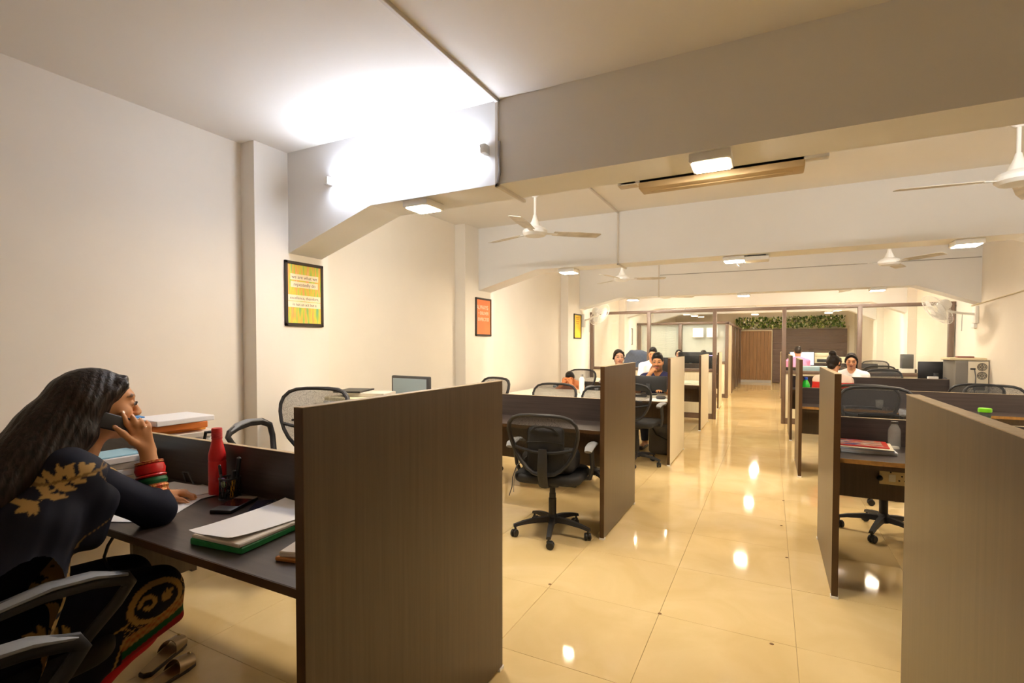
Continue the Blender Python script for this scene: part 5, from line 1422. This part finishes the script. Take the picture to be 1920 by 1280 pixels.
# --- kurta: torso, sleeves, skirt falling over the lap
NAVY = np.array(lin((15, 18, 36))); GOLD = np.array(lin((176, 142, 84))); DKG = np.array(lin((120, 92, 48)))
def leafmask(y, z, c, L, wd, ang):
    """pointed leaf: base at c, length L, half width wd"""
    dy, dz = y-c[0], z-c[1]; ca, sa = math.cos(ang), math.sin(ang)
    u = (dy*ca+dz*sa)/L; v = (-dy*sa+dz*ca)
    return (u > 0) & (u < 1) & (np.abs(v) < wd*np.sin(PI*np.clip(u, 0, 1))**.8*(1-.35*u))
def spray(y, z, c, L, ang, n=4, sz=1.0):
    m = np.zeros(len(y), bool); ca, sa = math.cos(ang), math.sin(ang)
    m |= (np.abs(-(y-c[0])*sa+(z-c[1])*ca) < .004*sz) & (((y-c[0])*ca+(z-c[1])*sa) > 0) & (((y-c[0])*ca+(z-c[1])*sa) < L)
    for i in range(n):
        f = (i+.4)/n; p = (c[0]+ca*L*f, c[1]+sa*L*f)
        for q in (-1, 1): m |= leafmask(y, z, p, .062*sz*(1-.3*f), .013*sz, ang+q*.75)
    m |= leafmask(y, z, (c[0]+ca*L*.85, c[1]+sa*L*.85), .06*sz, .014*sz, ang)
    return m
def ringmask(y, z, c, ry, rz_, w_):
    r = np.sqrt(((y-c[0])/ry)**2+((z-c[1])/rz_)**2); return np.abs(r-1) < w_/max(ry, rz_)
def curlmask(y, z, c, r0):
    dy, dz = y-c[0], z-c[1]; rr = np.hypot(dy, dz); th = np.arctan2(dz, dy)
    return (np.abs(rr-r0*(.35+.65*(th+PI)/(2*PI))) < .007) & (rr < r0*1.2)
K = Sdf((-2.46, .16, .22), (-1.75, 1.22, 1.12), .0055)
torso(K, .012)
K.chain([SHR, ELR, ELR.lerp(WRR, .22)], [.060, .056, .046], .03)
K.chain([SHL, ELL, ELL.lerp(WRL, .55)], [.060, .052, .044], .03)
for hj, kn in ((HJR, KNR), (HJL, KNL)): K.cap(hj, kn+(kn-hj).normalized()*.045, .100, .082, .05)
# skirt: hangs from the right thigh and bridges the lap
K.box((X0, .72, .50), (.17, .27, .07), .05, .06)
K.box((-1.905, .86, .43), (.030, .20, .105), .028, .05, rot=(R(14), 0, R(3)))
K.box((-1.900, .67, .40), (.028, .11, .12), .026, .05, rot=(R(4), 0, 0))
K.cap(HC+Vector((0, .02, -.05)), NK+Vector((0, .05, .0)), .075, .055, .01, sub=True)
HA, HB = np.array((1.10, .405)), np.array((.86, .325))
def kcol(V):
    x, y, z = V[:, 0], V[:, 1], V[:, 2]; C = np.tile(NAVY, (len(V), 1))
    g = np.zeros(len(V), bool)
    lap = (z < .62) & (y > .55)
    low = lap
    t_ = (HB-HA)/np.linalg.norm(HB-HA); nrm = np.array((-t_[1], t_[0]));
    if nrm[1] < 0: nrm = -nrm
    d = (y-HA[0])*nrm[0]+(z-HA[1])*nrm[1]
    side = low & (x > -2.02)
    g |= side & ringmask(y, z, (.955, .505), .085, .060, .011)
    g |= side & curlmask(y, z, (.925, .508), .028)
    g |= side & spray(y, z, (.965, .500), .03, .5, 2, .55)
    g |= side & spray(y, z, (.72, .50), .10, 2.6, 3, .8)
    rin = ((y-.955)/.085)**2+((z-.505)/.060)**2 > 1.35
    lat = side & rin & (d < .135) & (d > .085) & ((np.abs(((y*1.0+z)*38) % 1-.5) > .44) | (np.abs(((y*1.0-z)*38) % 1-.5) > .44))
    g |= lat | (side & rin & (np.abs(d-.135) < .004))
    up = (z > .55) & ~lap
    g |= up & spray(y, z, (.56, .76), .12, 1.2, 4, 1.0)
    g |= (x > -1.95) & (y > .82) & (np.abs((SHR.lerp(ELR, .35).z+.10)-z-.6*(y-.80)) < .0025)
    C[g] = GOLD
    y2 = side & (d < .085) & (d > .045); nz = .55+.45*np.sin(y*210)*np.sin(z*230+np.sin(y*90)*2)
    C[y2] = (GOLD*1.0)[None]*nz[y2][:, None]+np.array(lin((150, 70, 36)))[None]*(1-nz[y2][:, None])
    gr = side & (d <= .045) & (d > .020); C[gr] = np.array(lin((20, 84, 48)))
    rd = side & (d <= .020); C[rd] = np.array(lin((150, 24, 30)))
    pan = (y < .86+.0*z) & side & (d < .12); C[pan] = NAVY*1.3
    pe = (np.abs(y-(.86-.35*(.40-z))) < .0035) & side & (z < .42); C[pe] = GOLD
    return C
sdf_obj('kurta', K, 'cloth', t, kcol, relax=2).location = -t.location
# --- leggings
G = Sdf((-2.42, .42, .06), (-1.82, 1.15, .62), .008)
for kn, an in ((KNR, ANR), (KNL, ANL)): G.chain([kn, kn.lerp(an, .35), an+Vector((0, 0, .02))], [.070, .064, .044], .03); G.chain([kn, Vector((kn.x-.03, .945, .375)), Vector((kn.x-.045, .80, .275)), an+Vector((0, .02, .03))], [.066, .070, .066, .046], .03)
rdc = np.array(lin((186, 20, 30))); sdf_obj('leggings', G, 'cloth', t, lambda V: np.tile(rdc, (len(V), 1)), relax=2).location = -t.location
# --- dupatta: a soft shawl over the right shoulder and back
D = Sdf((-2.40, .12, .36), (-1.76, 1.00, 1.12), .0055)
D.chain([P(X0-.02, .70, 1.0), P(X0+.10, .735, 1.005), P(X0+.16, .745, .985)], [.05, .055, .055], .04)
D.chain([P(X0+.155, .745, .98), P(X0+.165, .66, .86), P(X0+.18, .58, .70), P(X0+.19, .52, .52)], [.058, .085, .115, .13], .05)
D.chain([P(X0, .66, .96), P(X0+.02, .53, .78), P(X0+.02, .42, .60), P(X0+.03, .38, .46)], [.09, .14, .16, .16], .06)
D.chain([P(X0+.165, .775, .965), P(X0+.172, .79, .90), P(X0+.175, .765, .80)], [.050, .052, .05], .04)
D.box((0, 0, 0), (9, 9, .40), .0, .0, sub=True)
def ddisp(V):
    x, y, z = V[:, 0], V[:, 1], V[:, 2]
    q = np.clip((1.0-z)/.4, 0, 1)*(x > -2.0)
    u = (y-.75)+(.95-z)*.45
    a = .0075*np.sin(u*62+2.2*np.sin(z*9))*q+.004*np.sin(u*125+z*8)*q
    W = V.copy(); W[:, 0] += a; return W
def dcol(V):
    x, y, z = V[:, 0], V[:, 1], V[:, 2]; C = np.tile(NAVY*.9, (len(V), 1)); g = np.zeros(len(V), bool); s_ = x > -2.03
    g |= s_ & spray(y, z, (.640, .945), .125, .52, 4, .80)
    g |= s_ & spray(y, z, (.665, .975), .055, .75, 2, .55)
    g |= s_ & spray(y, z, (.635, .94), .022, 3.6, 2, .5)
    g |= s_ & spray(y, z, (.60, .78), .09, 4.2, 3, 1.0)
    g |= s_ & spray(y, z, (.72, .76), .10, 4.5, 3, .75) | s_ & curlmask(y, z, (.70, .70), .03)
    g |= s_ & ringmask(y, z, (.66, .655), .06, .055, .014) | s_ & (np.hypot(y-.66, z-.65) < .022)
    g |= s_ & spray(y, z, (.80, .72), .09, 4.6, 4, .6)
    g |= s_ & spray(y, z, (.70, .56), .09, 4.0, 3, .8) | s_ & spray(y, z, (.60, .55), .08, .3, 3, .8)
    C[g] = GOLD
    ln = s_ & (z > .93) & (np.abs(z-(.985+.18*(y-.70))) < .0035); C[ln] = DKG
    ln = s_ & (z > .78) & (np.abs(y-(.815+.06*np.sin(z*30))-.30*(z-.90)) < .003); C[ln] = DKG
    return C
sdf_obj('dupatta', D, 'gauze', t, dcol, relax=3, disp=ddisp).location = -t.location
# --- hair
Hs = Sdf((-2.25, .25, .55), (-1.86, 1.06, 1.34), .0055)
Hs.ell((0, -.026, .036), (.082, .102, .092), .01, m=Hm)
Hs.ell((0, .10, -.048), (.078, .064, .116), .012, sub=True, m=Hm)
Hs.box((0, .093, -.13), (.13, .088, .15), .02, .012, sub=True, m=Hm)
for q in (-1, 1):
    Hs.chain([Hm @ Vector((q*.026, .050, .096)), Hm @ Vector((q*.056, .042, .074)), Hm @ Vector((q*.076, .010, .046)), Hm @ Vector((q*.080, -.045, .0))], [.012, .012, .014, .030], .02)
    Hs.chain([Hm @ Vector((q*.056, -.06, .0)), P(X0+q*.080, .80, 1.09), P(X0+q*.085, .75, 1.04), P(X0+q*.08, .68, 1.01)], [.042, .030, .036, .04], .03)
Hs.chain([P(X0, .81, 1.18), P(X0+.01, .745, 1.10), P(X0+.03, .68, 1.03), P(X0+.05, .60, .955), P(X0+.05, .52, .86), P(X0+.04, .45, .72), P(X0+.04, .42, .62)], [.090, .092, .088, .082, .070, .05, .02], .04)
Hs.ell((0, .01, .135), (.006, .08, .02), .01, sub=True, m=Hm)
def hdisp(V):
    W = V.copy(); a = .0018*np.sin(V[:, 0]*260+V[:, 1]*120+V[:, 2]*10)+.0016*np.sin(V[:, 0]*130); W[:, 1] -= a*.6; W[:, 0] += .0011*np.sin((V[:, 1]-V[:, 2]*.55)*240); return W
sdf_obj('hair', Hs, 'hairb', t, relax=2, disp=hdisp).location = -t.location
# --- bangles stacked on the right forearm
fd = (WRR-ELR).normalized(); zq = fd.to_track_quat('Z', 'Y').to_matrix().to_4x4()
def bangle(f0, f1, r, m, lb, ribs=0):
    c0 = ELR.lerp(WRR, f0); c1 = ELR.lerp(WRR, f1); L_ = (c1-c0).length
    pr = [(r-.006, 0), (r, .002)]
    n_ = max(1, ribs)
    for i in range(n_): pr += [(r, L_*(i+.15)/n_), (r+.003, L_*(i+.5)/n_), (r, L_*(i+.85)/n_)]
    pr += [(r, L_-.002), (r-.006, L_)]
    wv(obj('bangle', MB().lathe(pr, 36, cap=False, mtx=Matrix.Translation(c0) @ zq), m, t, label=lb))
gb, nt, b_ = nodemat('gold_brocade'); b_.inputs['Roughness'].default_value = .4; b_.inputs['Metallic'].default_value = .4
vo = nt.nodes.new('ShaderNodeTexVoronoi'); vo.inputs['Scale'].default_value = 150
tc = nt.nodes.new('ShaderNodeTexCoord'); nt.links.new(tc.outputs['Object'], vo.inputs['Vector'])
cr = nt.nodes.new('ShaderNodeValToRGB'); cr.color_ramp.elements[0].color = (*lin((236, 196, 110)), 1); cr.color_ramp.elements[1].color = (*lin((170, 60, 36)), 1); cr.color_ramp.elements[1].position = .7
nt.links.new(vo.outputs['Distance'], cr.inputs[0]); nt.links.new(cr.outputs[0], b_.inputs['Base Color'])
bangle(.17, .43, .0445, gb, 'gold brocade bangle', 3)
bangle(.43, .55, .0440, mat('bangle_green', (8, 92, 50), rough=.35), 'green bangle', 1)
bangle(.55, .61, .0430, mat('bangle_red', (206, 28, 28), rough=.35), 'thin red bangle', 1)
bangle(.61, .78, .0425, mat('bangle_red', (206, 28, 28), rough=.35), 'wide red bangle', 1)
bangle(.78, .84, .0400, gb, 'thin gold-flecked bangle', 2)
wv(obj('finger_ring', MB().lathe([(.0085, -.0015), (.0098, 0), (.0085, .0015)], 16, cap=False, mtx=Matrix.Translation(fing[2][0].lerp(fing[2][1], .75)) @ (fing[2][1]-fing[2][0]).to_track_quat('Z', 'Y').to_matrix().to_4x4()), 'chrome', t, label='thin silver ring'))
# --- phone in her hand
ph = thing('mobile_phone', 'black mobile phone pressed between her fingers and her ear', 'phone', (-1.9445, .868, 1.124))
tl = math.atan2(1.106-1.142, .910-.826)
Tm = Euler((tl, 0, 0)).to_matrix().to_4x4() @ Matrix.Rotation(R(-6), 4, 'Z')
obj('phone_body', MB().box(-.006, .006, -.062, .066, -.026, .026, bev=.0055, seg=3, mtx=Tm), 'black', ph)
obj('rear_cover', MB().box(.0056, .0075, -.058, .062, -.023, .023, bev=.0015, mtx=Tm), 'darkgrey', ph)
obj('camera_lens', MB().lathe([(0, 0), (.0035, 0), (.003, .001), (0, .001)], 12, mtx=Tm @ Matrix.Translation((.0075, -.045, -.004)) @ Matrix.Rotation(R(90), 4, 'Y')), 'chrome', ph)
# --- slipped-off sandals
def sandal(label, x, y, rz):
    s_ = thing('sandal', label, 'sandal', (x, y, 0), R(rz), 'pair of slipped-off sandals')
    out = [(-.028, -.12), (-.034, -.05), (-.038, .03), (-.042, .07), (-.034, .105), (-.012, .122), (.014, .12), (.036, .10), (.042, .06), (.034, 0), (.03, -.06), (.026, -.12), (0, -.132)]
    obj('sole', MB().prism(out, 'Z', .001, .018, bev=.003), mat('sole_dark', (52, 40, 30), rough=.6), s_)
    obj('insole', MB().prism([(a*.92, b*.95) for a, b in out], 'Z', .018, .021), mat('insole_gold', (150, 122, 74), rough=.4, metal=.3), s_)
    obj('strap', MB().grid(lambda u, v: (math.cos(PI*u)*-.043, .015+v*.075+(.02*math.sin(PI*u)), .020+.045*math.sin(PI*u)*(1-.35*v)), 12, 6, .003), mat('sandal_strap', (132, 108, 72), rough=.35, metal=.45), s_)
    obj('ornament', MB().sphere((0, .10, .052), .008, 10, (1, 1, .6)), mat('ornament', (214, 186, 130), rough=.25, metal=.6), s_)
sandal('bronze slipper on the floor nearer the camera, toe to the right', -2.19, 1.165, 12)
sandal('bronze slipper on the floor behind the other, heel to the left', -2.345, 1.235, 28)
bpy.context.view_layer.update()
